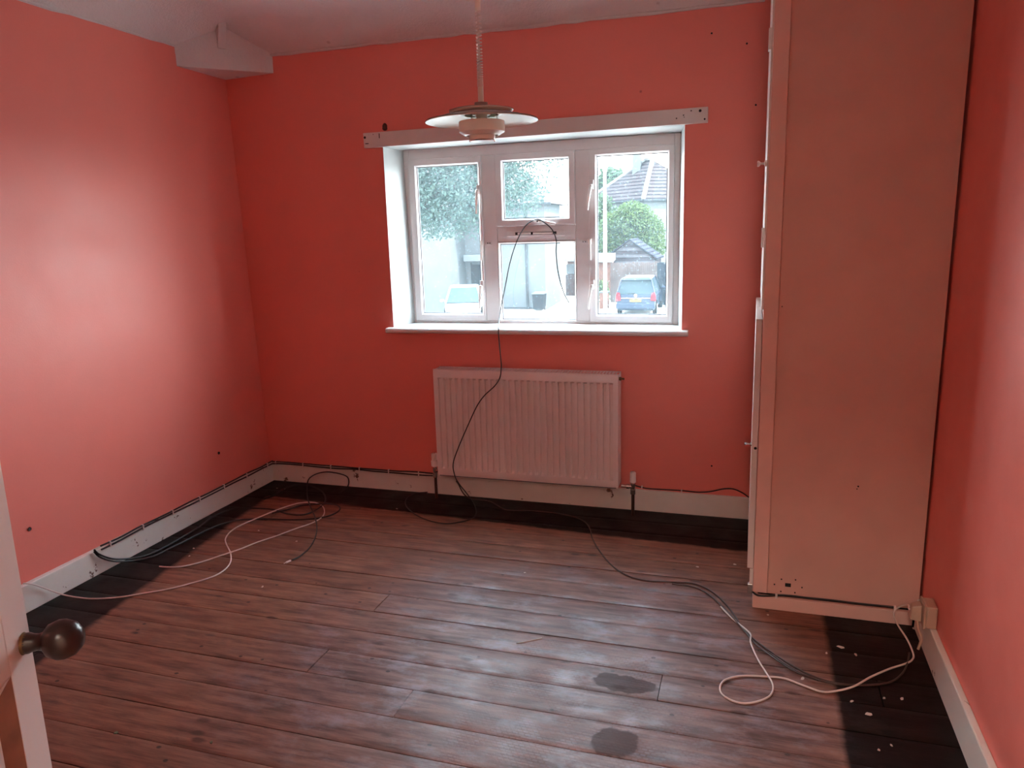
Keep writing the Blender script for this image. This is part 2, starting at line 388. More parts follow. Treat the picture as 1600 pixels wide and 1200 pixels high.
# ---- skirting boards
HS = .115
def skirt(name, prof_pts):
    return tag(obj(name, prof_pts, M['skirt'], bev=.004, seg=2), kind='structure')
skirt('baseboard_back', box(nb(), 0, 2.83, -.019, 0, 0, HS))
skirt('baseboard_left', hexa(nb(), [(0.02, -.019, 0), (.02, D, 0), (-.01, D, 0), (-.01, -.0, 0)], [(0.017, -.019, HS), (.017, D, HS), (-.01, D, HS), (-.01, -.0, HS)]))
skirt('baseboard_right', hexa(nb(), [(W-.022, -.96, 0), (W-.022, D, 0), (W+.003, D, 0), (W+.003, -.96, 0)], [(W-.018, -.96, HS), (W-.018, D, HS), (W+.003, D, HS), (W+.003, -.96, HS)]))
# screw holes in the walls
def hole(parent, p, n, r=.006, m=None, nm='screw_hole'):
    bm = nb(); lathe(bm, [(.0001, .001), (r*.7, .001), (r, .0016), (r*1.15, -.001)], 10, axm(p, n)); return obj(nm, bm, m or M['dark'], parent)
for u, v in ((49, 827), (344, 708)):
    p = ax(u, v, 0); p.x = -.027*p.z/2.44+.0; hole(wall_left, (-.0268*p.z*.999, p.y, p.z), (1, 0, .03), .007)
for u, v in ((1112, 52), (1167, 68), (1112, 728), (1181, 164)):
    p = at(u, v, 0); hole(wall_back, (p.x, -.0005, p.z), (0, -1, 0), .004)
# ================================================================== WINDOW
win = emp('window_1', (1.67, .2, .95), kind='structure')
def wpart(name, bm, m, parent=None, bev=0, smooth=False, seg=2):
    o = obj(name, bm, m, parent or win, bev=bev, smooth=smooth, seg=seg)
    if parent is None: o.matrix_parent_inverse = win.matrix_world.inverted() if False else Matrix.Translation(-Vector((1.67, .2, .95)))
    return o
FX0, FX1, FZ0, FZ1 = .905, 2.425, .953, 1.922
rv = nb()
hexa(rv, [(WX0, -.001, .93), (WX0, .30, .93), (FX0+.0, .30, .93), (FX0+.02, .20, .93)], [(WX0-.0, -.001, 1.93), (WX0, .30, 1.93), (FX0, .30, 1.93), (FX0+.0, .20, 1.93)])
hexa(rv, [(WX1, -.001, .93), (WX1, .30, .93), (FX1, .30, .93), (FX1-.002, .20, .93)], [(WX1, -.001, 1.93), (WX1, .30, 1.93), (FX1, .30, 1.93), (FX1, .20, 1.93)])
hexa(rv, [(WX0, -.001, 1.942), (WX0, .30, 1.942), (WX0, .30, 1.918), (WX0, -.001, 1.922)], [(WX1, -.001, 1.942), (WX1, .30, 1.942), (WX1, .30, 1.920), (WX1, -.001, 1.932)])
wpart('reveal', rv, M['reveal'])
sl = nb(); pr = []
for i in range(9):
    a = -pi/2+pi*i/8; pr.append((-.040-.013*cos(a), .9425+.0135*sin(a)))
prof = [(.21, .929)]+pr+[(.21, .958)]
A = [sl.verts.new((.858, p[0], p[1])) for p in prof]; B = [sl.verts.new((2.494, p[0], p[1]+.004)) for p in prof]
n_ = len(prof); sl.faces.new(A[::-1]); sl.faces.new(B)
for i in range(n_): sl.faces.new((A[i], A[(i+1) % n_], B[(i+1) % n_], B[i]))
# the nosing returns in front of the wall only; the rest sits in the opening
sill = wpart('sill', sl, M['white'])
fr = nb(); Y0, Y1 = .20, .262
box(fr, FX0, .94, Y0, Y1, FZ0, FZ1); box(fr, 2.396, FX1, Y0, Y1, FZ0, FZ1)
box(fr, .94, 2.396, Y0, Y1, 1.866, FZ1); box(fr, .94, 2.396, Y0, Y1, FZ0, .972)
box(fr, 1.366, 1.446, Y0, Y1, .972, 1.866); box(fr, 1.884, 1.960, Y0, Y1, .972, 1.866)
box(fr, 1.446, 1.884, Y0, Y1, 1.404, 1.489)
wpart('window_frame', fr, M['upvc'], bev=.004)
def sash(ox0, ox1, oz0, oz1, gx0, gx1, gz0, gz1, nm='sash', proud=.016):
    bm = nb(); ys = Y0-proud; yp = ys+.020; ye = yp+.006
    o0, o1 = [(ox0, oz0), (ox1, oz0), (ox1, oz1), (ox0, oz1)], [(gx0, gz0), (gx1, gz0), (gx1, gz1), (gx0, gz1)]
    ins = .008; mid = [(gx0-ins, gz0-ins), (gx1+ins, gz0-ins), (gx1+ins, gz1+ins), (gx0-ins, gz1+ins)]
    R = []
    for loop, yv in ((o0, ye), (o0, ys+.003), ([(a+(.003 if i in (0, 3) else -.003), b+(.003 if i < 2 else -.003)) for i, (a, b) in enumerate(o0)], ys), (mid, ys), (o1, ys+.012), (o1, ye)):
        R.append([bm.verts.new((a, yv, b)) for a, b in loop])
    R.append(R[0])
    for P, Q in zip(R, R[1:]):
        for i in range(4): bm.faces.new((P[i], P[(i+1) % 4], Q[(i+1) % 4], Q[i]))
    s = wpart(nm, bm, M['upvc'])
    # gasket line and pane
    g = nb()
    for a in ((gx0, gx1, gz0, gz0+.004), (gx0, gx1, gz1-.004, gz1), (gx0, gx0+.004, gz0, gz1), (gx1-.004, gx1, gz0, gz1)): box(g, a[0], a[1], yp-.006, yp+.002, a[2], a[3])
    obj('gasket', g, M['gasket'], s)
    p = nb(); vs = [p.verts.new(q) for q in ((gx0, yp, gz0), (gx1, yp, gz0), (gx1, yp, gz1), (gx0, yp, gz1))]; p.faces.new(vs)
    obj('pane', p, M['glass'], s)
    return s
sL = sash(.940, 1.366, .972, 1.866, .985, 1.345, 1.013, 1.825)
sC = sash(1.446, 1.884, 1.489, 1.866, 1.489, 1.846, 1.528, 1.828)
sR = sash(1.960, 2.396, .972, 1.866, 2.001, 2.362, 1.012, 1.830)
sF = sash(1.446, 1.884, .972, 1.404, 1.458, 1.874, .980, 1.396, nm='fixed_light', proud=.002)
def handle(parent, x, z, side, down=True, L=.12):
    y = Y0-.016
    bm = nb(); box(bm, x-.011, x+.011, y-.010, y+.001, z-.016, z+.034)
    obj('handle_plate', bm, M['upvc'], parent, bev=.003)
    bm = nb(); lathe(bm, [(.0001, .030), (.007, .030), (.010, .026), (.010, 0)], 14, axm((x, y-.003, z), (0, -1, 0)))
    tube(bm, [(x, y-.027, z), (x+side*.004, y-.034, z-.03), (x+side*.010, y-.036, z-.07), (x+side*.016, y-.034, z-L)], [.0085]*8+[.0075]*8+[.006]*8+[.005], 8)
    obj('handle', bm, M['cap'], parent, smooth=True)
    hole(parent, (x, y-.031, z), (0, -1, 0), .005)
def catch(parent, x, z, side):
    y = Y0-.002
    bm = nb(); box(bm, x, x+side*.036, y-.006, y, z-.010, z+.010) if side > 0 else box(bm, x+side*.036, x, y-.006, y, z-.010, z+.010)
    o = obj('catch_plate', bm, M['upvc'], parent, bev=.002)
    hole(parent, (x+side*.014, y-.006, z), (0, -1, 0), .003, nm='screw'); hole(parent, (x+side*.027, y-.006, z), (0, -1, 0), .003, nm='screw')
    bm = nb(); tube(bm, [(x-side*.014, y-.030, z+.012), (x-side*.016, y-.034, z-.03), (x-side*.016, y-.032, z-.095)], .0055, 8)
    box(bm, x-side*.014-.008, x-side*.014+.008, y-.030, y-.012, z-.012, z+.016)
    obj('catch_lever', bm, M['cap'], parent, smooth=False)
for z in (1.680, 1.165): handle(sL, 1.352, z, -.4); handle(sR, 1.975, z, -1)
catch(sL, 1.376, 1.402, 1); catch(sR, 1.952, 1.398, -1)
# stay handle below the top light, trickle vent
bm = nb(); box(bm, 1.655, 1.700, Y0-.026, Y0-.015, 1.494, 1.520); obj('handle_plate', bm, M['upvc'], sC, bev=.003)
bm = nb(); tube(bm, [(1.668, Y0-.03, 1.512), (1.69, Y0-.046, 1.514), (1.74, Y0-.05, 1.505), (1.785, Y0-.048, 1.494)], .0065, 8)
obj('handle', bm, M['cap'], sC, smooth=True); hole(sC, (1.688, Y0-.053, 1.511), (0, -1, 0), .004)
vt = wpart('trickle_vent', box(nb(), 1.504, 1.826, Y0-.012, Y0+.001, 1.434, 1.462), M['upvc'], bev=.002)
obj('slot', box(nb(), 1.552, 1.782, Y0-.0135, Y0-.011, 1.441, 1.456), M['dark'], vt)
obj('slider', box(nb(), 1.566, 1.640, Y0-.018, Y0-.012, 1.443, 1.454), M['cap'], vt, bev=.002)
obj('slider', box(nb(), 1.652, 1.762, Y0-.018, Y0-.012, 1.443, 1.454), M['cap'], vt, bev=.002)
hole(sill, (1.664, .10, .9625), (0, 0, 1), .005)
# batten above the window
bt = hexa(nb(), [(.784, -.022, 1.920), (2.566, -.022, 1.934), (2.566, -.0, 1.934), (.784, 0, 1.920)], [(.783, -.022, 1.997), (2.566, -.022, 2.004), (2.566, 0, 2.004), (.783, 0, 1.997)])
batten = tag(obj('curtain_batten', bt, M['batten'], bev=.002), 'long white painted batten with screw holes above the window', 'batten')
for u, v, r in ((570, 215, .006), (1094, 173, .006), (1080, 173, .003), (1068, 180, .003), (1069, 183, .002), (1057, 185, .003), (1101, 186, .004), (583, 210, .002)):
    p = at(u, v, -.022); hole(batten, (p.x, -.0225, p.z), (0, -1, 0), r)
obj('scratch', box(nb(), .793, .813, -.0232, -.021, 1.940, 1.944), M['dark'], batten)
obj('scratch', box(nb(), .876, .880, -.0232, -.021, 1.965, 1.990), M['dark'], batten)
bm = nb(); bmesh.ops.create_icosphere(bm, subdivisions=2, radius=.016)
for v_ in bm.verts: v_.co = Vector((v_.co.x*1.0, v_.co.y*.5, v_.co.z*1.25))*random.uniform(.8, 1.15)+Vector((.903, -.002, 2.022))
obj('plaster_hole', bm, mat('broken_plaster', (.10, .045, .035), .9, .3, 90), wall_back)
# ================================================================== CORNER BRACKET
P1 = (-.0625, -.385, 2.34); P2 = (.253, 0, 2.345); PC = (-.0625, 0, 2.336)
br_ = nb(); top = 2.56
def dg(t, off=0):   # point along the diagonal front face
    a, b = Vector(P1), Vector(P2); q = a.lerp(b, t); nrm = Vector((b.y-a.y, -(b.x-a.x), 0)).normalized(); return q+nrm*off
hexa(br_, [P1, P2, PC], [(P1[0]-.003, P1[1], HW+.012), (P2[0], P2[1], HW+.006), (PC[0]-.003, 0, HW+.0)])
cbox = emp('corner_bracket', (0, 0, 0), label='white painted boxed bracket with a short rib, high in the left corner', cat='bracket')
f_ = nb()
hexa(f_, [P1, P2, PC], [(P1[0], P1[1], 2.442), (P2[0], P2[1], 2.437), (PC[0], PC[1], 2.44)]); br_.free()
obj('box', f_, M['ceil'], cbox, bev=.003)
f_ = nb()  # raised middle of the front face up to the sloping ceiling
a, b = dg(.0, .001), dg(1, .001); mid = dg(.5, .001)
bk = lambda q, d=.06: Vector((q.x, q.y, q.z))-Vector((.77, -.64, 0))*d
fr_ = [Vector((a.x, a.y, 2.40)), Vector((b.x, b.y, 2.40)), Vector((b.x, b.y, 2.442)), Vector((mid.x, mid.y, 2.556)), Vector((a.x, a.y, 2.446))]
bk_ = [q+Vector((-.02, .015, 0)) for q in fr_]
hexa(f_, fr_, bk_); obj('face_board', f_, M['ceil'], cbox)
f_ = nb(); m0 = dg(.47, 0); nr = (Vector((P2[1]-P1[1], -(P2[0]-P1[0]), 0))).normalized(); tg = (Vector(P2)-Vector(P1)).normalized()*.021
prf = [Vector((m0.x, m0.y, 2.445))-nr*.01, Vector((m0.x, m0.y, 2.445))+nr*.008, Vector((m0.x, m0.y, 2.585))+nr*.075, Vector((m0.x, m0.y, 2.585))-nr*.01]
hexa(f_, [q-tg for q in prf], [q+tg for q in prf]); obj('rib', f_, M['ceil'], cbox, bev=.003)
# ================================================================== RADIATOR
rad = emp('radiator', (1.665, -.08, .148), label='white ribbed panel radiator on the wall under the window', cat='radiator')
def rp(name, bm, m=None, smooth=False, bev=0, parent=None):
    o = obj(name, bm, m or M['rad'], parent or rad, smooth=smooth, bev=bev)
    if not parent: o.matrix_parent_inverse = Matrix.Translation(-Vector((1.665, -.08, .148)))
    return o
X0, X1, Z0, Z1 = 1.165, 2.165, .148, .749; YF = -.128; NR = 29
bm = nb(); xs = []
pit = (X1-X0-.036)/NR
def fx(x):
    t = ((x-X0-.018)/pit) % 1.0
    if x < X0+.018 or x > X1-.018: return 0
    d = abs(t-.5)  # groove where d small
    return sst((.30-d)/.10)
nxs = NR*10
xl = [X0]+[X0+.018+pit*i/10 for i in range(nxs+1)]+[X1]
zl = [Z0, Z0+.012, Z0+.045, Z0+.052, Z0+.060, Z0+.075]+[Z0+.075+(Z1-Z0-.15)*i/4 for i in range(1, 4)]+[Z1-.075, Z1-.060, Z1-.0535, Z1-.050, Z1-.0475, Z1-.045, Z1-.012, Z1]
def gz(z):
    return sst((z-Z0-.045)/.010)*sst((Z1-.045-z)/.008)
G = [[bm.verts.new((x, YF+.014*fx(x)*gz(z)+(.006 if i in (0, len(zl)-1) else 0), z)) for x in xl] for i, z in enumerate(zl)]
for i in range(len(zl)-1):
    for j in range(len(xl)-1): bm.faces.new((G[i][j], G[i][j+1], G[i+1][j+1], G[i+1][j]))
rp('front_panel', bm, smooth=True)
bm = nb(); box(bm, X0, X0+.003, YF+.003, -.035, Z0+.01, Z1-.003); rp('side_panel', bm, bev=.001)
bm = nb(); box(bm, X1-.003, X1, YF+.003, -.035, Z0+.01, Z1-.003); rp('side_panel', bm, bev=.001)
bm = nb(); box(bm, X0+.003, X1-.003, -.050, -.035, Z0+.01, Z1-.02); rp('back_panel', bm)
bm = nb()
for i in range(60):
    x = X0+.006+i*(X1-X0-.012)/60; box(bm, x, x+.009, YF+.010, -.040, Z1-.006, Z1-.002)
box(bm, X0, X1, YF+.001, YF+.010, Z1-.006, Z1); box(bm, X0, X1, -.042, -.035, Z1-.006, Z1)
rp('top_grille', bm)
for x in (1.35, 1.98): rp('wall_bracket', box(nb(), x-.02, x+.02, -.036, -.001, .25, .70), M['chrome'])
bm = nb(); lathe(bm, [(.0001, .026), (.005, .026), (.005, .012), (.009, .012), (.009, 0)], 12, axm((X1-.0, -.095, .722), (1, 0, 0))); rp('bleed_valve', bm, M['brass'], smooth=False)
bm = nb()
for x, y, z in ((1.70, 0, 0),): box(bm, X0+.01, X1-.01, YF-.001, YF+.004, Z0+.004, Z0+.007)
rp('bottom_seam', bm, M['gasket'])
def valve(name, x, zc, sx, label, trv):
    v = emp(name, (x, -.085, 0), label=label, cat='valve')
    y = 0
    bm = nb(); tube(bm, [(0, 0, .0), (0, 0, zc-.03)], .0085, 10, smooth=False); obj('pipe', bm, M['copper'], v, smooth=True)
    bm = nb(); lathe(bm, [(.009, zc-.045), (.014, zc-.045), (.014, zc-.02), (.011, zc-.018), (.013, zc+.012), (.009, zc+.02)], 12, close=True)
    lathe(bm, [(.011, 0), (.011, .018), (.013, .02), (.013, .034), (.008, .036), (.008, .06)], 8, axm((0, 0, zc-.006), (sx, 0, 0)), close=True)
    obj('body', bm, M['chrome'], v)
    bm = nb()
    if trv:
        lathe(bm, [(.014, zc+.018), (.020, zc+.022), (.021, zc+.050), (.017, zc+.056)], 16, close=True)
        for i in range(8):
            a = 2*pi*i/8; box(bm, -.0035, .0035, .012, .0175, zc+.05, zc+.092, Matrix.Rotation(a, 4, 'Z'))
        lathe(bm, [(.010, zc+.05), (.010, zc+.088)], 10, close=True)
    else:
        lathe(bm, [(.014, zc+.018), (.016, zc+.02), (.0155, zc+.070), (.012, zc+.074)], 16, close=True)
    obj('cap', bm, M['cap'], v)
    return v
valve('radiator_valve', 1.130, .170, 1, 'thermostatic valve with a slotted white cap on a dark pipe left of the radiator', True)
valve('radiator_valve', 2.235, .160, -1, 'plain white capped valve on a dark pipe right of the radiator', False)
# ================================================================== WARDROBE
wd = emp('built_in_wardrobe', (0, 0, 0), label='tall cream built-in wardrobe filling the right alcove from floor to ceiling', cat='wardrobe')
YW = -.933; XW = 2.832
side = obj('side_panel', hexa(nb(), [(2.885, YW, .060), (3.414, YW, .060), (3.414, YW+.018, .060), (2.885, YW+.018, .060)],
     [(2.885, YW, HC), (3.428, YW, HC), (3.428, YW+.018, HC), (2.885, YW+.018, HC)]), M['cream'], wd)
obj('corner_post', box(nb(), XW, 2.884, YW-.016, YW+.03, .066, HC), M['cream2'], wd, bev=.002)
obj('plinth', box(nb(), XW, 3.395, YW-.016, YW+.004, 0, .052), M['cream2'], wd, bev=.002)
obj('plinth', box(nb(), XW, XW+.018, YW+.004, -.02, 0, .15), M['cream2'], wd, bev=.002)
obj('plinth_gap_shade', box(nb(), XW+.022, 3.415, YW+.019, -.02, .03, .06), M['dark'], wd)  # near-black strip painted as the shade in the gap above the plinth
obj('front_rail', box(nb(), XW, XW+.02, YW+.03, -.02, 1.135, 1.175), M['cream2'], wd)
obj('front_rail', box(nb(), XW, XW+.02, YW+.03, -.02, 2.40, 2.50), M['cream2'], wd)
obj('wall_gap_shade', box(nb(), 3.400, 3.416, YW+.019, YW+.04, .06, 2.5), M['dark'], wd)  # near-black strip standing for the dark gap beside the right wall
for i, (a, b) in enumerate(((-.935, -.52), (-.51, -.09))):
    d_ = obj('lower_door', box(nb(), 2.808, 2.8305, a, b, .157, 1.130), M['white'], wd, bev=.002)
    d2 = obj('upper_door', box(nb(), 2.825, 2.832, a-.012 if i == 0 else a, b, 1.165, 2.41), M['white'], wd, bev=.001)
    if i == 0:
        bm = nb(); lathe(bm, [(.0001, .033), (.009, .033), (.0105, .029), (.008, .024), (.004, .022), (.004, .010), (.011, .008), (.011, 0)], 16, axm((2.826, -.925, 1.676), (-1, 0, 0)))
        obj('knob', bm, M['cap'], d2, smooth=True)
        bm = nb(); lathe(bm, [(.0001, .026), (.005, .026), (.006, .022), (.003, .018), (.003, .006), (.008, .004), (.008, 0)], 12, axm((2.808, -.915, .652), (-1, 0, 0)))
        obj('knob', bm, M['chrome'], d_, smooth=True)
        hole(d_, (2.822, -.9355, .642), (0, -1, 0), .005)
        for z in (2.09, 1.42): obj('hinge', box(nb(), 2.816, 2.826, -.90, -.86, z-.035, z+.035), M['cap'], d2, bev=.001)
obj('catch', box(nb(), 2.812, 2.831, -.955, -.935, .060, .100), M['chrome'], wd, bev=.002)
obj('catch', box(nb(), 2.818, 2.831, -.950, -.935, .100, .157), M['white'], wd, bev=.001)
hp = at(1231, 914, YW)
obj('cut_hole', box(nb(), hp.x-.010, hp.x+.011, YW-.0012, YW+.001, hp.z-.007, hp.z+.007), M['dark'], side)
for u, v in ((1221, 905), (1243, 906), (1210, 913), (1253, 918), (1220, 924), (1242, 926)):
    p = at(u, v, YW); hole(side, (p.x, YW, p.z), (0, -1, 0), .0028)
for u, v, r in ((1222, 479, .002), (1341, 760, .003), (1339, 764, .002)): p = at(u, v, YW); hole(side, (p.x, YW, p.z), (0, -1, 0), r)
# ================================================================== SOCKET, PLUG
sb = emp('socket_box', (3.4195, -1.15, .118), label='small surface socket box sitting on the right skirting', cat='socket')
obj('back_box', box(nb(), -.034, 0, -.038, .038, 0, .078), M['socket'], sb, bev=.004)
obj('face_plate', box(nb(), -.041, -.034, -.041, .041, -.002, .081), M['socket'], sb, bev=.002)
pg = emp('plug_adaptor', (3.378, -1.142, .128), label='yellowed plug pushed into the socket box with a strap hanging down', cat='plug')
obj('body', hexa(nb(), [(-.036, -.022, .004), (-.001, -.026, 0), (-.001, .026, 0), (-.036, .022, .004)], [(-.030, -.016, .050), (-.001, -.022, .060), (-.001, .022, .060), (-.030, .016, .050)]), M['socket'], pg, bev=.004)
bm = nb(); tube(bm, [(-.012, -.012, .004), (-.006, -.018, -.03), (.004, -.022, -.06), (-.004, -.026, -.10)], .0045, 6); obj('flex', bm, M['socket'], pg, smooth=True)
# ================================================================== PENDANT LAMP
LY = -1.3; lc = at(753, 200, LY); LX = lc.x; zt = at(752, 168, LY).z; s_ = (at(837, 190, LY)-at(671, 190, LY)).length/2
lamp = emp('pendant_lamp', (LX, LY, 0), label='tiered cream metal pendant lamp hanging on a coiled cord', cat='lamp')
zr = at(753, 190, LY).z  # rim height of the large shade
k_ = s_/.19
def lz(name, prof, m, seg=48, parent=None, thick=0, close=False):
    bm = nb(); lathe(bm, [(r*k_, zr+(z*.62 if z > 0 else z)*k_) for r, z in prof], seg, close=close); o = obj(name, bm, m, parent or lamp, smooth=True)
    if thick: t = o.modifiers.new('s', 'SOLIDIFY'); t.thickness = thick
    return o
lz('large_shade', [(.190, 0), (.188, .004), (.150, .020), (.105, .036), (.062, .048), (.055, .050)], M['lamp'], thick=.0015)
lz('shade_top_skin', [(.189, .0065), (.150, .0225), (.105, .0385), (.062, .0505)], M['lampg'])
lz('upper_shade', [(.108, .058), (.104, .052), (.080, .040), (.058, .034)], M['lamp'], thick=.001)
lz('upper_shade_skin', [(.1085, .0595), (.090, .0655), (.060, .072), (.018, .0745)], M['lampg'])
lz('inner_cup', [(.030, .05), (.030, .034), (.020, .030), (.016, -.01)], M['lamp'])
lz('ring_shade', [(.074, .002), (.077, .000), (.077, -.034), (.060, -.044), (.055, -.046)], M['lamp'], thick=.0015)
lz('ring_top', [(.076, .0015), (.040, .010), (.014, .014)], M['lamp'])
lz('lower_cup', [(.044, .006), (.044, -.052), (.040, -.064), (.0001, -.066)], M['lamp'])
lz('cup_band', [(.0445, -.060), (.0455, -.062), (.0445, -.064)], M['chrome'])
for i in range(3):
    a = radians(30+120*i); bm = nb(); tube(bm, [(.053*k_*cos(a), .053*k_*sin(a), zr-.004), (.053*k_*cos(a), .053*k_*sin(a), zr+.030*k_)], .0022, 6, smooth=False); obj('strut', bm, M['chrome'], lamp)
lz('neck', [(.0001, .100), (.022, .098), (.023, .078), (.018, .074)], M['lampg'])
zn = zr+.060*k_; z1_ = at(752, 135, LY).z; z2_ = at(747, 18, LY).z
bm = nb(); tube(bm, [(0, 0, zn), (0, 0, z1_)], .0095, 12, smooth=False); obj('cord_grip', bm, M['lamp'], lamp, smooth=True)
bm = nb(); pts = []; turns = 27
for i in range(turns*9+1):
    t = i/(turns*9); z = z1_+(z2_-z1_)*(t**1.5 if t > 0 else 0); a = 2*pi*i/9
    R_ = .0082; pts.append((R_*cos(a)-.006*sin(pi*t)*0, R_*sin(a), z))
tube(bm, pts, .0030, 5, smooth=False); obj('coiled_cord', bm, M['whitec'], lamp, smooth=True)
bm = nb(); tube(bm, [(0, 0, z1_), (0, 0, HC)], .0022, 6, smooth=False); obj('cord', bm, M['whitec'], lamp, smooth=True)
bm = nb(); tube(bm, [(0, 0, z2_), (0, 0, HC-.02)], .0092, 10, smooth=False); obj('cord_sleeve', bm, M['lamp'], lamp, smooth=True)
bm = nb(); lathe(bm, [(.012, HC-.05), (.042, HC-.02), (.046, HC-.004), (.046, HC+.001)], 24); obj('ceiling_rose', bm, M['lamp'], lamp, smooth=True)
# ================================================================== DOOR
K0 = Vector((1.917, -3.177, 0)); an = radians(28)
Nn = Vector((cos(an), sin(an), 0)); Tt = Vector((-sin(an), cos(an), 0))
door = emp('door_1', K0, an, kind='structure')   # local +x = face normal, +y = towards the free edge
EY = .022; WD = .70; ST = .064
def dpart(name, bm, m=None, bev=0, smooth=False, parent=None): return obj(name, bm, m or M['white'], parent or door, bev=bev, smooth=smooth)
y1, y0 = EY, EY-WD; TH = .038
dpart('stile', box(nb(), -TH, 0, y1-ST, y1, .01, 1.98), bev=.002)
dpart('stile', box(nb(), -TH, 0, y0, y0+ST, .01, 1.98), bev=.002)
mm = (y0+y1)/2
for a, b in ((.01, .20), (.955, 1.12), (1.87, 1.98)): dpart('rail', box(nb(), -TH, 0, y0+ST, y1-ST, a, b), bev=.001)
for a, b in ((.20, .955), (1.12, 1.87)): dpart('muntin', box(nb(), -TH, 0, mm-.04, mm+.04, a, b), bev=.001)
for za, zb in ((.20, .955), (1.12, 1.87)):
    for ya, yb in ((y0+ST, mm-.04), (mm+.04, y1-ST)):
        p = dpart('panel', box(nb(), -TH+.010, -.012, ya, yb, za, zb))
        t = .024
        for (q0, q1, r0, r1) in ((ya, ya, za, zb), (yb, yb, za, zb)):
            sg = 1 if q0 == ya else -1
            bm = hexa(nb(), [(0, q0, za), (-.012, q0+sg*t, za+t), (-.0125, q0, za)], [(0, q0, zb), (-.012, q0+sg*t, zb-t), (-.0125, q0, zb)])
            o = obj('moulding', bm, M['barewood'] if (sg == -1 and za < .5 and ya > mm) else M['white'], p)
            if sg == -1 and za < .5 and ya > mm: o['label'] = 'bare brown wood moulding'
        for zc_, sg in ((za, 1), (zb, -1)):
            bm = hexa(nb(), [(0, ya, zc_), (-.012, ya+t, zc_+sg*t), (-.012, ya, zc_)], [(0, yb, zc_), (-.012, yb-t, zc_+sg*t), (-.012, yb, zc_)]); obj('moulding', bm, M['white'], p)
KZ = .975
kb = nb(); lathe(kb, [(.0001, .072), (.012, .070), (.021, .062), (.0255, .050), (.0255, .042), (.021, .031), (.012, .024), (.0105, .018), (.0115, .012), (.0135, .007), (.0135, .004)], 32, axm((0, 0, KZ), (1, 0, .0)))
kn = dpart('door_knob', kb, M['knob'], smooth=True); kn['label'] = 'round dark wooden door knob'
kb = nb(); lathe(kb, [(.0120, .007), (.0135, .006), (.0135, .002), (.0145, .0005)], 24, axm((0, 0, KZ), (1, 0, 0))); obj('rosette', kb, M['brass'], kn, smooth=True)
dpart('lock_plate', box(nb(), -TH+.008, -.010, EY-.0005, EY+.0015, .88, 1.04), M['chrome'])
# door lining around the doorway behind the camera
jm = nb(); box(jm, DX0-.001, DX0+.02, D-.13, D+.0, 0, DH); box(jm, DX1-.02, DX1+.001, D-.13, D, 0, DH); box(jm, DX0, DX1, D-.13, D, DH-.02, DH+.001)
tag(obj('trim_1', jm, M['white'], bev=.002), kind='structure')
# landing outside the door
lg = nb(); box(lg, 1.6, 3.7, -5.6, D-.12, -.12, -.01); tag(obj('floor_landing', lg, mat('landing_carpet', (.22, .16, .12), .9)), kind='structure')
lw = nb(); box(lw, 1.5, 1.6, -5.6, D-.12, -.1, 2.5); box(lw, 3.7, 3.8, -5.6, D-.12, -.1, 2.5); box(lw, 1.5, 3.8, -5.7, -5.6, -.1, 2.5); box(lw, 1.5, 3.8, -5.7, D-.12, 2.45, 2.55)
tag(obj('wall_landing', lw, mat('landing_white', (.75, .72, .66), .7)), kind='structure')
hl = emp('landing_fill_light', (2.6, -4.7, 2.43), label='added round fill light on the landing, unseen behind the camera', cat='light')  # added light, out of view, brightens the room through the doorway
em = NT('fill_glow'); em.b.inputs['Base Color'].default_value = (.9, .85, .8, 1); em.b.inputs['Emission Color'].default_value = (1, .84, .70, 1); em.b.inputs['Emission Strength'].default_value = HALL_FILL
hb = nb(); lathe(hb, [(.16, 0), (.15, -.04), (.10, -.075), (.0001, -.09)], 24); obj('diffuser', hb, em.m, hl, smooth=True)
hb = nb(); lathe(hb, [(.17, 0), (.17, -.015), (.16, -.016)], 24); obj('base_ring', hb, M['white'], hl, smooth=True)
# ================================================================== CABLES
def fpt(u, v, z=.005):
    p = fl(u, v, z)
    if p.y > -.034: p = at(u, v, -.034)
    if p.x < .032 and p.y < -.05: p = ax(u, v, .032)
    return p
def cable(name, pts, r, m, label, cat='cable', group=None):
    bm = nb(); tube(bm, pts, r, 8, 8); o = obj(name, bm, m, smooth=True); return tag(o, label, cat, group)
# black cable over the window stay, down to the floor
wy = Y0-.062
pts = [at(u, v, wy) for u, v in ((889, 473), (880, 455), (872, 425), (869, 395), (869, 375), (862, 358))]+[at(848, 346, wy+.006), at(838, 343, wy+.006)]
pts += [at(u, v, wy) for u, v in ((822, 352), (808, 376), (797, 410), (790, 445))]
pts += [at(783, 480, .10), at(779.5, 505, .0), at(779, 512, -.060), at(779, 522, -.064), at(781, 545, -.10), at(783, 566, -.134), at(783, 576, -.137), at(781, 590, -.138), at(773, 603, -.142), at(757, 618, -.142), at(745, 635, -.142), at(731, 665, -.142), at(716, 700, -.142), at(708, 725, -.140), at(711, 744, -.14), at(718, 757, -.16), fpt(727, 768, .02), fpt(738, 783), fpt(744, 797), fpt(741, 808), fpt(722, 815), fpt(695, 818), fpt(666, 812), fpt(645, 801), fpt(634, 789), fpt(636, 778), fpt(650, 771), fpt(668, 769)]
cable('window_cable', pts, .0030, M['black'], 'thin black cable looped over the window stay and hanging down across the radiator')
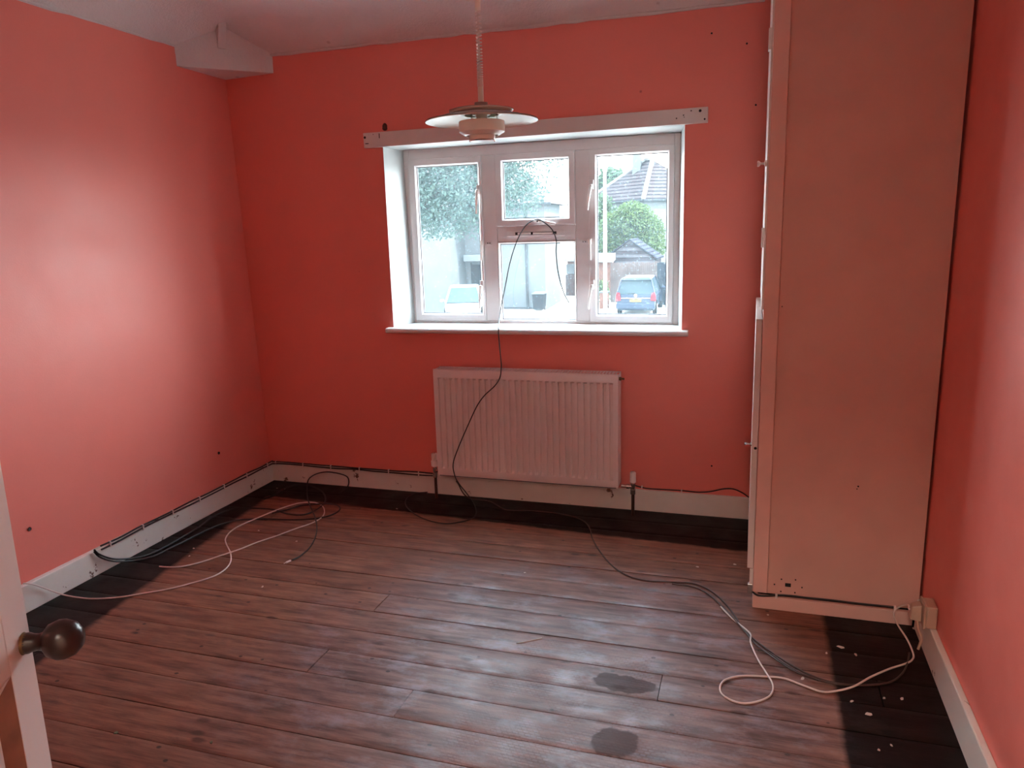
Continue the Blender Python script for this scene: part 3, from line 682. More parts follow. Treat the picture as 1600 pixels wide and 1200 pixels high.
pts = [at(713, 752, -.15), fpt(717, 758, .05), fpt(722, 768, .03), fpt(728, 775, .01), fpt(738, 780), fpt(765, 783), fpt(790, 796, .005), fpt(830, 798), fpt(870, 802), fpt(898, 808), fpt(914, 816), fpt(922, 827), fpt(926, 842), fpt(940, 865), fpt(958, 885), fpt(980, 899), fpt(1010, 907), fpt(1050, 909), fpt(1085, 912), fpt(1112, 924), fpt(1135, 945), fpt(1150, 965), fpt(1163, 985), fpt(1190, 1008), fpt(1225, 1032), fpt(1260, 1052), fpt(1300, 1066), fpt(1350, 1071), fpt(1390, 1066), fpt(1410, 1052), fpt(1418, 1035), fpt(1421, 1020)]
cable('floor_cable', pts, .0032, M['brownc'], 'long dark brown cable trailing across the boards to the right wall')
pts = [fpt(1050, 912, .004), fpt(1080, 916, .004), fpt(1105, 927, .004), fpt(1133, 952, .008), fpt(1160, 982, .008), fpt(1180, 1005)]+[fpt(u, v, .009) for u, v in ((1212, 1030), (1250, 1053), (1300, 1068))]+[fpt(1340, 1070, .004), fpt(1372, 1069, .004)]
cable('floor_cable', pts, .0028, M['brownc'], 'second brown cable lying alongside the long one near the wardrobe')
pts = [fpt(1184, 1016), fpt(1200, 1019), fpt(1222, 1034), fpt(1248, 1050, .012), fpt(1280, 1064, .012)]
cable('cable_offcut', pts, .0026, M['brownc'], 'short brown cable tail beside the white flex loop')
pts = [fpt(1126, 948), fpt(1145, 967), fpt(1166, 984, .012), fpt(1173, 992, .013), fpt(1173, 1004, .012), fpt(1183, 1028, .008), fpt(1195, 1048, .008), fpt(1205, 1064, .009), fpt(1208, 1076), fpt(1202, 1088), fpt(1184, 1096), fpt(1163, 1099), fpt(1142, 1094), fpt(1127, 1083), fpt(1126, 1070), fpt(1136, 1061), fpt(1160, 1056), fpt(1195, 1057), fpt(1225, 1060), fpt(1255, 1071), fpt(1285, 1081), fpt(1310, 1079), fpt(1335, 1072, .013), fpt(1360, 1058, .008), fpt(1390, 1045), fpt(1415, 1037), fpt(1425, 1031), fpt(1427, 1022), fpt(1418, 1000, .02), fpt(1405, 980, .04), at(1398, 966, YW-.03), at(1397, 956, YW-.03), at(1404, 949, YW-.03), at(1418, 945, YW-.08), Vector((3.342, -1.142, .160))]
cable('flex', pts, .0032, M['whitec'], 'white flex looping over the boards to the plug adaptor at the right wall', 'cable')
sk = .026
pts = [ax(36, 912, .024), ax(41, 911.5, .03), ax(55, 914, .04), fpt(72, 920, .055), fpt(98, 929, .02), fpt(125, 934), fpt(150, 935.5), fpt(187, 933), fpt(225, 927), fpt(265, 920), fpt(300, 911), fpt(330, 902), fpt(350, 891), fpt(360, 878), fpt(360, 864), fpt(353, 849), fpt(353, 840), fpt(362, 829), fpt(380, 819), fpt(410, 806, .012), fpt(440, 794, .008), fpt(468, 786), fpt(490, 785), fpt(503, 790), fpt(507, 799), fpt(503, 808), fpt(488, 817), fpt(462, 826), fpt(430, 838), fpt(400, 848), fpt(375, 858, .014), fpt(345, 868, .008), fpt(315, 878), fpt(285, 885), fpt(262, 886), fpt(249, 885)]
cable('flex', pts, .0032, M['whitec'], 'white flex crossing the boards from the left skirting and doubling back', 'cable')
# black cables near left corner
pts = [ax(147, 859, .030), ax(155, 866, .036), fpt(175, 873, .045), fpt(200, 873, .02), fpt(228, 868), fpt(255, 856), fpt(280, 842), fpt(310, 824), fpt(335, 806), fpt(365, 795), fpt(395, 794), fpt(425, 796), fpt(450, 803), fpt(475, 804), fpt(495, 796), fpt(508, 784), fpt(505, 770), fpt(488, 760), fpt(465, 758), fpt(443, 764), fpt(428, 774), fpt(412, 780)]
cable('aerial_cable', pts, .0042, M['black'], 'black coiled aerial cable near the left corner with its plug end by the skirting')
pts = [ax(147, 862, .026), ax(157, 871, .034), fpt(180, 877, .04), fpt(210, 876, .012), fpt(240, 869), fpt(265, 857), fpt(300, 840), fpt(335, 823), fpt(370, 813), fpt(410, 811), fpt(450, 812), fpt(485, 811), fpt(510, 807), fpt(527, 800), fpt(531, 793), fpt(522, 788), fpt(500, 787.5, .012), fpt(470, 790), fpt(450, 796, .012), fpt(425, 802)]
cable('aerial_cable', pts, .0042, M['black'], 'black aerial cable running to a wide loop under the white flex')
p_ = [fpt(530, 771), fpt(542, 762), fpt(545, 752, .01), at(541, 744, -.045), at(525, 739, -.04), at(508, 737.5, -.038), at(493, 741, -.04), at(483, 748, -.045), fpt(480, 758, .012), fpt(480, 775, .012), fpt(484, 789, .014), fpt(491, 805, .012), fpt(495, 822), fpt(493, 838), fpt(484, 855), fpt(470, 868), fpt(457, 875)]
cable('aerial_cable', p_, .0036, M['black'], 'black cable arching over the back left boards and ending in a white connector')
q = fpt(454, 876); q2 = fpt(447, 879)
bm = nb(); tube(bm, [q, q.lerp(q2, .5), q2], [.0048, .0048, .0048], 8, smooth=False); tube(bm, [q2, q2+(q2-q)*.5], .0022, 6, smooth=False)
tag(obj('connector', bm, M['cap'], smooth=False), 'small white cable connector on the bare boards', 'connector')
# cable run along the skirting
run = emp('skirting_cable_run', (0, 0, 0), label='pair of dark cables clipped along the top of the skirting round the left corner', cat='cable')
def runpts(off, zoff):
    P = []
    for i in range(12):
        yv = -1.33+1.30*i/11; P.append((.024+off, yv, HS+.006+zoff+random.uniform(-.003, .003)))
    P.append((.03+off, -.03-off, HS+.006+zoff))
    for i in range(9): P.append((.08+1.03*i/8, -.024-off, HS+.005+zoff+random.uniform(-.003, .003)))
    return P
for off, zo, mt in ((0, .004, 'black'), (.001, -.009, 'black')):
    bm = nb(); tube(bm, runpts(off, zo), .0042, 6, 6); obj('cable', bm, M[mt], run, smooth=True)
for i in range(7):
    yv = -1.28+1.2*i/6; obj('clip', box(nb(), .018, .031, yv-.003, yv+.003, HS-.012, HS+.016), M['cap'], run, bev=.001)
for i in range(6):
    xv = .05+.95*i/5; obj('clip', box(nb(), xv-.003, xv+.003, -.031, -.018, HS-.012, HS+.014), M['cap'], run, bev=.001)
bm = nb(); pts = [at(u, v, -.028) for u, v in ((990, 758), (1010, 763), (1040, 765), (1065, 766.5), (1090, 769), (1110, 768), (1130, 764), (1145, 764), (1158, 769), (1170, 777))]
tube(bm, pts, .0036, 6, 6); rr = emp('skirting_cable_run', label='single dark cable sagging along the skirting right of the radiator', cat='cable'); obj('cable', bm, M['black'], rr, smooth=True)
for u, v in ((1065, 767), (1003, 761)): p = at(u, v, -.028); obj('clip', box(nb(), p.x-.003, p.x+.003, -.034, -.018, p.z-.006, p.z+.006), M['cap'], rr)
bm = nb(); tube(bm, [(1.12+i*.1275, -.026, HS+.008) for i in range(9)], .0042, 6, 4); obj('cable', bm, M['black'], run, smooth=True)
bm = nb(); pts = [at(u, v, YW-.022) for u, v in ((1176, 925), (1184, 930), (1200, 931), (1215, 930), (1235, 931), (1260, 934), (1300, 938), (1340, 943), (1380, 947), (1400, 949))]
tube(bm, pts, .004, 6, 6); rr = emp('plinth_cable', label='dark cable pinned along the wardrobe plinth', cat='cable'); obj('cable', bm, M['black'], rr, smooth=True)
for u, v in ((1213, 931), (1398, 950)): p = at(u, v, YW-.022); obj('clip', box(nb(), p.x-.004, p.x+.004, YW-.03, YW-.016, p.z-.007, p.z+.007), M['cap'], rr)
# ================================================================== DEBRIS
def flake(name, u, v, s, m, label, cat, group=None, L=1.0, rot=None):
    p = fl(u, v, .002); bm = nb(); n = random.randint(5, 7); ring = []
    a0 = random.random()*6
    for i in range(n):
        a = a0+2*pi*i/n; r = s*random.uniform(.6, 1.1); ring.append((r*cos(a)*L, r*sin(a)/L**.5, random.uniform(.0, .0015)))
    mx = Matrix.Translation((p.x, p.y, .0015)) @ Matrix.Rotation(rot if rot is not None else random.random()*3, 4, 'Z')
    hexa(bm, [mx @ Vector(q) for q in ring], [mx @ (Vector(q)*.85+Vector((0, 0, .002))) for q in ring])
    return tag(obj(name, bm, m), label, cat, group)
for u, v, s_z, lb in (
    (404, 829, .006, 'pale flake between the two legs of the left white flex'), (433, 763, .006, 'tiny pale flake in the back left corner, left one of a pair'),
    (445, 764, .006, 'tiny pale flake in the back left corner, right one of a pair'), (463, 846, .006, 'pale flake just inside the bend of the black cable with the connector'),
    (410, 917, .007, 'lone white flake on the bare boards left of the room centre'), (296, 869, .006, 'pale flake on the dark stain left of the white flex end, nearer of two'),
    (303, 857, .006, 'pale flake on the dark stain above the white flex end, further of two'), (620, 795, .007, 'pale flake on the edge of the dark strip left of the radiator valve'),
    (1148, 882, .008, 'pinkish flake on the boards left of the wardrobe door bottom'), (1313, 1011, .010, 'long pale flake, largest on the black stain before the wardrobe'),
    (1291, 1021, .005, 'tiny white flake at the left edge of the black stain'), (1337, 1023, .007, 'pale flake right of the largest flake on the black stain'),
    (1331, 1096, .006, 'pale flake on the black stain below the crossing cables'), (1381, 1091, .006, 'pale flake left of a twin near the right skirting'),
    (1409, 1092, .007, 'pale flake right of its twin near the right skirting'), (1357, 1116, .010, 'square brownish flake on the black stain in the lower right'),
    (1430, 983, .010, 'pale flake on the black stain under the plug adaptor'), (1200, 961, .006, 'pale flake just in front of the wardrobe plinth corner'),
    (1373, 1172, .005, 'tiny white flake at the bottom of the black stain, left of two'), (1393, 1165, .005, 'tiny white flake at the bottom of the black stain, right of two'),
    (820, 895, .005, 'tiny pale flake on a board seam in front of the radiator'), (1090, 886, .006, 'thin pale flake on the boards by the brown cable bend')):
    flake('paint_flake', u, v, s_z, M['flake'], lb, 'debris', 'paint flakes on the floor', L=1.4)
flake('plaster_crumb', 1254, 1060, .009, M['flake'], 'pale plaster crumb beside the white flex loop', 'debris', L=1.8)
flake('leaf_scrap', 181, 1145, .008, M['leafbit'], 'greenish leaf scrap on the boards nearest the door', 'leaf')
flake('leaf_scrap', 330, 1160, .007, M['leafbit'], 'greenish leaf scrap on the boards further from the door', 'leaf')
a_, b_ = fl(807, 1005, .003), fl(847, 997, .003)
bm = nb(); tube(bm, [a_, a_.lerp(b_, .4)+Vector((0, -.002, 0)), b_], .0022, 6); tag(obj('cable_tie', bm, M['reveal']), 'thin white cable tie lying in the middle of the floor', 'cable tie')
# ================================================================== OUTSIDE
GZ = -2.6
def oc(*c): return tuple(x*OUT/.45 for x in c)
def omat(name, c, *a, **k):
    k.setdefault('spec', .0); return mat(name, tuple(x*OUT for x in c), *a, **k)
grd = nb(); box(grd, -60, 60, .32, 130, GZ-.2, GZ)
gm = NT('pale_paving'); v = gm.pos(); gm.col(gm.ramp(gm.noise(.6, v, 6), [(.3, (.26, .25, .23)), (.7, (.36, .35, .32))])); gm.rough(.9); gm.b.inputs['Specular IOR Level'].default_value = 0
tag(obj('ground', grd, gm.m), kind='structure')
M['render'] = omat('white_render', (.165, .18, .186), .9, .06, 1.5, local=False)
M['renderL'] = omat('white_render_porch', (.17, .18, .185), .9, .05, 1.5, local=False)
M['dgrey'] = omat('grey_plastic', (.045, .05, .055), .6)
M['pipeg'] = omat('pipe_grey', (.06, .065, .07), .6)
def tiles_mat(name, c, d, row=.33):
    m = NT(name); g = m.n('ShaderNodeNewGeometry'); s = m.n('ShaderNodeSeparateXYZ'); m.l(g.outputs['Position'], s.inputs[0])
    f = m.math('FRACT', m.math('DIVIDE', s.outputs[2], row*.55))
    cc = m.mix(m.ramp(f, [(.0, 1.0), (.22, 1.0), (.34, 0.0)]), m.ramp(m.noise(2, g.outputs['Position'], 5), [(.3, c), (.7, tuple(x*1.25 for x in c))]), d)
    m.col(cc); m.rough(.85); m.b.inputs['Specular IOR Level'].default_value = 0; m.bump(f, .6, .03); return m.m
M['tile'] = tiles_mat('roof_tiles', oc(.038, .031, .031), oc(.012, .0115, .014), .50); M['tile2'] = tiles_mat('pale_roof_tiles', oc(.060, .053, .052), oc(.040, .036, .037)); M['slate'] = tiles_mat('dark_roof', oc(.027, .028, .034), oc(.0135, .0135, .018))
# --- rendered house A
ha = emp('rendered_house', (0, 0, GZ), label='white rendered house across the street behind the white car', cat='house')
def wp(name, bm, m, parent, bev=0, smooth=False):
    o = obj(name, bm, m, parent, bev=bev, smooth=smooth)
    if parent and parent.location.length > 0 and parent.parent is None: o.matrix_parent_inverse = Matrix.Translation(-parent.location)
    return o
xw = at(704, 420, 31.5).x; xr = at(853, 480, 33.0).x; EZ = 2.6
wp('wing_wall', box(nb(), -20, xw, 31.5, 40, GZ, EZ), M['render'], ha)
xp = at(762, 420, 33.0).x
wp('recess_wall', box(nb(), xw, xp+.3, 33.6, 40, GZ, EZ), M['renderL'], ha)
wp('main_wall', hexa(nb(), [(xp, 33, GZ), (xr, 33, GZ), (xr-.35, 37.6, GZ), (xp, 37.6, GZ)], [(xp, 33, EZ), (xr, 33, EZ), (xr-.35, 37.6, EZ), (xp, 37.6, EZ)]), M['render'], ha)
wp('roof', hexa(nb(), [(-20.4, 31.1, EZ), (xr+.4, 32.6, EZ), (xr+.1, 38, EZ), (-20.4, 40.4, EZ)], [(-16, 36, EZ+3), (xr-3.6, 36, EZ+3), (xr-3.6, 36.4, EZ+3), (-16, 36.4, EZ+3)]), M['tile2'], ha)
wp('gutter', box(nb(), -20.4, xr+.45, 32.5, 32.62, EZ-.06, EZ+.04), M['pipeg'], ha)
p = at(823, 430, 32.9); bm = nb(); tube(bm, [(p.x, 32.93, GZ), (p.x-.02, 32.93, EZ)], .055, 8, smooth=False); wp('downpipe', bm, M['pipeg'], ha)
p0, p1 = at(727, 398, 32.9), at(750, 408, 32.9); wp('porch_canopy', box(nb(), p0.x, p1.x+.4, 32.6, 33.6, p1.z, p0.z), M['renderL'], ha, bev=.02)
p0, p1 = at(736, 414, 33.55), at(752, 449, 33.55); dd = wp('front_door', box(nb(), p0.x, p1.x, 33.50, 33.60, GZ+.1, p0.z), M['dgrey'], ha)
obj('door_frame', box(nb(), p0.x-.15-ha.location.x, p0.x-.0, 33.48, 33.60, .0, p0.z-GZ+.1), M['renderL'], ha)
p0 = at(842, 431, 32.99); wp('plinth_band', box(nb(), xp, xr, 32.95, 33.0, GZ, GZ+.14), M['pipeg'], ha)
wp('path', box(nb(), xp, xr+1.2, 31.9, 32.95, GZ, GZ+.05), gm.m, ha)
# --- wheelie bin
p0, p1 = at(832, 490, 32.4), at(853, 459, 32.4)
wbn = emp('wheelie_bin', ((p0.x+p1.x)/2, 32.45, GZ+.05), label='grey wheelie bin with a pale lid against the rendered house', cat='bin')
hw = .30; hb_ = p1.z-GZ-.05
obj('bin_body', hexa(nb(), [(-hw*.8, -.25, .06), (hw*.8, -.25, .06), (hw*.8, .25, .06), (-hw*.8, .25, .06)], [(-hw, -.3, hb_), (hw, -.3, hb_), (hw, .3, hb_), (-hw, .3, hb_)]), M['dgrey'], wbn, bev=.02)
obj('lid', hexa(nb(), [(-hw-.03, -.34, hb_), (hw+.03, -.34, hb_), (hw+.03, .32, hb_), (-hw-.03, .32, hb_)], [(-hw, -.3, hb_+.05), (hw, -.3, hb_+.05), (hw, .3, hb_+.1), (-hw, .3, hb_+.1)]), M['render'], wbn, bev=.02)
for sx_ in (-1, 1):
    bm = nb(); lathe(bm, [(.0001, -.03), (.10, -.03), (.10, .03), (.0001, .03)], 14, axm((sx_*hw*.75, .22, .10), (1, 0, 0))); obj('wheel', bm, M['dark'], wbn)
# --- cars
M['carw'] = omat('white_car_paint', (.42, .43, .44), .3, .02, spec=.1); M['card'] = omat('dark_blue_car_paint', (.028, .045, .078), .35, .02, spec=.12)
M['cargl'] = omat('car_glass', (.05, .075, .085), .15, .02, spec=.03); M['red'] = omat('tail_lamp_red', (.45, .03, .04), .3); M['yel'] = omat('yellow_plate', (.55, .42, .06), .5); M['tyre'] = omat('tyre', (.02, .02, .02), .8)
def car(loc, rz, wd_, ln, ht, paint, name, label, estate):
    c = emp(name, loc, rz, label, 'car')     # local: rear at y=0, front at +y = ln
    h = wd_/2; bm = nb()
    belt = ht*.56
    prof = [(0.02, .32, .92), (0.0, .55, .97), (.03, belt, .97), (ln*.70, belt, .97), (ln*.93, belt*.80, .93), (ln, belt*.62, .86), (ln, .30, .86), (ln*.95, .22, .9), (.08, .22, .9)]
    xsn = [(-1, .90), (-.96, .98), (-.6, 1), (.6, 1), (.96, .98), (1, .90)]
    rings = []
    for sx_, q in xsn: rings.append([bm.verts.new((sx_*h*k, ln/2+(yv-ln/2)*q, .22+(z-.22)*(q if z > .3 else 1))) for yv, z, k in prof])
    for A, B in zip(rings, rings[1:]):
        for i in range(len(prof)): bm.faces.new((A[i], A[(i+1) % len(prof)], B[(i+1) % len(prof)], B[i]))
    bm.faces.new(rings[0][::-1]); bm.faces.new(rings[-1])
    obj('body', bm, paint, c, bev=.04)
    # greenhouse
    r0, r1, f0, f1 = (.06, .28, ln*.72, ln*.50) if estate else (.35, .95, ln*.76, ln*.50)
    z0, z1 = belt-.01, ht-.05; hb2, ht2 = h*.93, h*.72
    gh = hexa(nb(), [(-hb2, r0, z0), (hb2, r0, z0), (hb2, f0, z0), (-hb2, f0, z0)], [(-ht2, r1, z1), (ht2, r1, z1), (ht2, f1, z1), (-ht2, f1, z1)])
    obj('windows', gh, M['cargl'], c, bev=.02)
    rf = hexa(nb(), [(-ht2-.03, r1-.10, z1-.02), (ht2+.03, r1-.10, z1-.02), (ht2+.02, f1+.04, z1-.02), (-ht2-.02, f1+.04, z1-.02)], [(-ht2+.05, r1-.02, ht), (ht2-.05, r1-.02, ht), (ht2-.05, f1-.05, ht), (-ht2+.05, f1-.05, ht)])
    obj('roof', rf, paint, c, bev=.02)
    for s in (-1, 1):
        for (ya, yb) in ((r0, r1), (f0, f1)):
            bm = nb(); tube(bm, [(s*hb2, ya, z0), (s*ht2, yb, z1)], .045, 6, smooth=False); obj('pillar', bm, paint, c)
        bm = nb(); ym = ln*.36; tube(bm, [(s*hb2, ym, z0), (s*ht2, ym+.03, z1)], .035, 6, smooth=False); obj('pillar', bm, paint, c)
        for yv in (ln*.17, ln*.81):
            bm = nb(); lathe(bm, [(.0001, -.10), (.30, -.10), (.32, -.06), (.32, .08), (.18, .10), (.0001, .09)], 20, axm((s*(h-.10), yv, .32), (s, 0, 0))); w_ = obj('wheel', bm, M['tyre'], c)
            bm = nb(); lathe(bm, [(.0001, .106), (.17, .106), (.19, .095)], 14, axm((s*(h-.10), yv, .32), (s, 0, 0))); obj('hub_cap', bm, M['chrome'], w_)
        bm = nb(); bmesh.ops.create_icosphere(bm, subdivisions=2, radius=.1)
        for v_ in bm.verts: v_.co = Vector((v_.co.x*1.1+s*(h+.10), v_.co.y*.6+f0-.25, v_.co.z*.8+belt+.08))
        obj('mirror', bm, paint, c, smooth=True)
        obj('tail_lamp', hexa(nb(), [(s*h*.98, -.02, belt-.30), (s*(h-.24), -.03, belt-.27), (s*(h-.20), -.03, belt+.06), (s*h*.93, -.02, belt+.10)], [(s*h*.98, .20, belt-.30), (s*(h-.24), .05, belt-.27), (s*(h-.20), .05, belt+.06), (s*h*.93, .22, belt+.10)]), M['red'], c, bev=.01)
        obj('head_lamp', box(nb(), min(s*(h*.55), s*(h*.86)), max(s*(h*.55), s*(h*.86)), ln-.14, ln+.0, belt*.64, belt*.80), M['cap'], c, bev=.02)
    pl_ = obj('number_plate', box(nb(), -.26, .26, -.035, .0, .62, .73), M['yel'], c)
    tx = bpy.data.curves.new('plate_text', 'FONT'); tx.body = 'AV03 VNO'; tx.size = .115; tx.align_x = 'CENTER'; tx.extrude = .002
    tf = bpy.data.objects.new('plate_text', tx); me_ = bpy.data.meshes.new_from_object(tf); to = bpy.data.objects.new('plate_text', me_); COL.objects.link(to); me_.materials.clear(); me_.materials.append(M['dark']); to['kind'] = 'stuff'; to.parent = pl_; to.location = (0, -.038, .635); to.rotation_euler = (pi/2, 0, 0)
    if estate:
        bm = nb(); lathe(bm, [(.0001, .03), (.06, .02), (.075, 0)], 16, axm((0, .0, .90), (0, -1, 0))); obj('badge', bm, M['chrome'], c)
        obj('trim_strip', box(nb(), -h*.7, h*.7, -.02, .01, .775, .80), M['chrome'], c)
        obj('bumper', box(nb(), -h*.96, h*.96, -.07, .10, .30, .56), paint, c, bev=.04)
        obj('wiper', box(nb(), -.35, .0, .03, .06, belt+.03, belt+.05), M['tyre'], c)
        obj('rear_spoiler', hexa(nb(), [(-ht2-.02, .14, ht-.10), (ht2+.02, .14, ht-.10), (ht2+.02, .36, ht-.05), (-ht2-.02, .36, ht-.05)], [(-ht2, .16, ht-.07), (ht2, .16, ht-.07), (ht2, .36, ht-.01), (-ht2, .36, ht-.01)]), paint, c)
    return c
pb = at(993, 480, 31); cB = car((pb.x, 31, GZ), radians(2), 1.84, 4.5, 1.70, M['card'], 'car', 'dark blue people carrier parked rear-on beside the lamp post', True)
# open driver door on the kerb side
dr = nb(); mx = Matrix.Translation((.92, 3.25, 0)) @ Matrix.Rotation(radians(-52), 4, 'Z')
hexa(dr, [mx @ Vector(q) for q in ((0, -1.05, .35), (0, 0, .35), (0, 0, 1.02), (0, -1.05, 1.02))], [mx @ Vector(q) for q in ((.07, -1.05, .35), (.07, 0, .35), (.07, 0, 1.02), (.07, -1.05, 1.02))])
od = obj('open_door', dr, M['card'], cB, bev=.02)
dr = nb(); hexa(dr, [mx @ Vector(q) for q in ((.02, -1.0, 1.02), (.02, -.05, 1.02), (.02, -.35, 1.45), (.02, -.95, 1.50))], [mx @ Vector(q) for q in ((.05, -1.0, 1.02), (.05, -.05, 1.02), (.05, -.35, 1.45), (.05, -.95, 1.50))]); obj('window_glass', dr, M['cargl'], od)
pa = at(722, 470, 27.3); pz = at(728, 470, 31.4); car((pz.x, 31.4, GZ), pi+math.atan2(pa.x-pz.x, -4.1)*-1 - pi if False else pi-math.atan2(pz.x-pa.x, 4.1), 1.74, 4.1, 1.50, M['carw'], 'car', 'white hatchback parked facing the window with its windscreen visible', False)
# --- lamp post
pp = at(945, 268, 20); lp = emp('lamp_post', (pp.x, 20, GZ), label='tall pale concrete street lamp post', cat='lamp post')
ht_ = pp.z-GZ; bm = nb(); lathe(bm, [(.11, 0), (.10, 1.2), (.065, 1.3), (.05, ht_)], 14, close=True); obj('post', bm, omat('concrete', (.50, .52, .52), .8), lp, smooth=False)
bm = nb(); lathe(bm, [(.05, ht_), (.065, ht_+.02), (.065, ht_+.08), (.0001, ht_+.10)], 14); obj('cap', bm, M['cap'], lp)
# --- trees
def foliage(name, parent, blobs, n, size, m, inner=None):
    vs, fs = [], []
    for _ in range(n):
        c, r = random.choices(blobs, weights=[b[1][0]*b[1][2] for b in blobs])[0]
        while True:
            d = Vector((random.uniform(-1, 1), random.uniform(-1, 1), random.uniform(-1, 1)))
            if .2 < d.length < 1: break
        d = d.normalized()*(random.random()**.42)
        p = Vector((c[0]+d.x*r[0], c[1]+d.y*r[1], c[2]+d.z*r[2]))
        a = Vector((random.gauss(0, 1), random.gauss(0, 1), random.gauss(0, 1))).normalized(); b = a.orthogonal().normalized(); s = size*random.uniform(.6, 1.2)
        i = len(vs); vs += [p-a*s, p+b*s*.5, p+a*s, p-b*s*.5]; fs.append((i, i+1, i+2, i+3))
    me = bpy.data.meshes.new(name); me.from_pydata([tuple(v) for v in vs], [], fs); me.update()
    return obj(name, me, m, parent)
bark = omat('bark', (.06, .045, .035), .9, .3, 8, .4, 20)
def tree(name, base, blobs, n, size, m, label, trunk_r, top, cat='tree'):
    t = emp(name, (0, 0, 0), label=label, cat=cat)
    foliage('foliage', t, blobs, n, size, m)
    bm = nb(); b = Vector(base); tube(bm, [b, b.lerp(Vector(top), .5)+Vector((.05, 0, 0)), Vector(top)], [trunk_r]*8+[trunk_r*.7]*8+[trunk_r*.4], 8)
    for i in range(5):
        tb = Vector(blobs[i % len(blobs)][0]); st = b.lerp(Vector(top), .6+.08*i); tube(bm, [st, st.lerp(tb, .5)+Vector((0, 0, .1)), tb], trunk_r*.25, 6)
    obj('trunk', bm, bark, t, smooth=True); return t
lm1 = leaf_mat('plane_leaves', oc(.028, .050, .048), oc(.058, .085, .070)); lm2 = leaf_mat('bush_leaves', oc(.027, .05, .018), oc(.065, .09, .032)); lm3 = leaf_mat('far_leaves', oc(.036, .058, .036), oc(.054, .08, .045))
tb = at(774, 470, 10)
tree('street_tree', (tb.x, 10, GZ), [((-2.3, 10, 3.25), (1.35, 1.3, 1.75)), ((-3.4, 10, 2.9), (1.2, 1.1, 1.55)), ((-1.35, 10, 3.1), (.85, .9, 1.35)), ((-2.2, 9.8, 2.0), (1.3, .9, .75)), ((-3.2, 10, 1.9), (1.0, .8, .65)), ((-3.9, 10.2, 2.4), (1.0, .9, 1.0))], 26000, .042, lm1, 'dense street tree hanging in front of the rendered house', .09, (-2.2, 10, 3.6))
cc = at(990, 352, 47.5)
tree('garden_tree', (cc.x, 47, GZ), [((cc.x, 47.5, cc.z-.1), (1.7, 1.6, 1.6)), ((cc.x+.8, 47.5, cc.z-.5), (1.3, 1.3, 1.3)), ((cc.x-1.1, 47.5, cc.z-.3), (1.3, 1.3, 1.3)), ((cc.x+.1, 47.1, cc.z-1.4), (2.3, 1.2, 1.2)), ((cc.x-.1, 47.5, cc.z+.7), (1.1, 1.1, .9))], 16000, .11, lm2, 'round leafy garden tree behind the timber garage', .12, (cc.x, 47.5, cc.z))
c2 = at(953, 276, 70); tree('palm_tree', (c2.x, 70, GZ), [((c2.x, 70, c2.z-1.0), (1.8, 1.2, 1.9))], 900, .38, lm3, 'pale feathery tree left of the tiled roof', .15, (c2.x, 70, c2.z-.6))
c3 = at(948, 350, 50); tree('far_tree', (c3.x, 50, GZ), [((c3.x-.4, 50, c3.z), (1.3, 1.1, 2.2)), ((c3.x-.2, 50, c3.z-2), (1.2, 1, 1.6))], 3000, .18, lm3, 'pale tree behind the lamp post', .12, (c3.x, 50, c3.z))
# --- tiled house B
C = at(1005, 312, 54); th = radians(45); L_ = Vector((-cos(th), sin(th), 0)); R_ = Vector((sin(th), cos(th), 0)); qn = 3.7
hbz = emp('tiled_house', (0, 0, 0), label='house with a hipped tiled roof and chimney behind the garden tree', cat='house')
C0 = Vector((C.x, C.y, C.z)); E1 = C0+L_*8.4; E2 = C0+R_*7.4; E3 = C0+L_*8.4+R_*7.4
A1 = C0+(L_+R_)*qn+Vector((0, 0, qn*.87)); A2 = A1+L_*(8.4-2*qn)
bm = nb(); V = [bm.verts.new(p) for p in (C0, E1, E3, E2, A1, A2)]
for f in ((0, 4, 5, 1), (0, 3, 4), (3, 2, 5, 4), (2, 1, 5)): bm.faces.new([V[i] for i in f])
bm.faces.new([V[i] for i in (0, 1, 2, 3)]); obj('roof', bm, M['tile'], hbz)
bm = nb(); ins = .35; q = [C0+(L_+R_)*ins, E1+(R_-L_)*ins, E3-(L_+R_)*ins, E2+(L_-R_)*ins]
hexa(bm, [Vector((p.x, p.y, GZ)) for p in q], [p+Vector((0, 0, .05)) for p in q]); obj('wall', bm, M['render'], hbz)
bm = nb(); tube(bm, [C0+Vector((0, 0, .08)), A1+Vector((0, 0, .08))], .16, 6, smooth=False); tube(bm, [A1+Vector((0, 0, .08)), A2+Vector((0, 0, .08))], .14, 6, smooth=False); tube(bm, [A2, E1], .14, 6, smooth=False)
obj('ridge_tiles', bm, omat('ridge', (.34, .33, .32), .8), hbz)
bm = nb()
for a, b in ((C0, E1), (C0, E2)): tube(bm, [a+Vector((0, 0, -.05)), b+Vector((0, 0, -.05))], .09, 6, smooth=False)
obj('gutter', bm, M['pipeg'], hbz)
ch = at(995, 256, (A1.y+A2.y)/2-.3); bm = nb(); box(bm, ch.x-.32, ch.x+.32, ch.y-.3, ch.y+.5, C.z+qn*.5, ch.z+1.5); ck = obj('chimney', bm, M['render'], hbz)
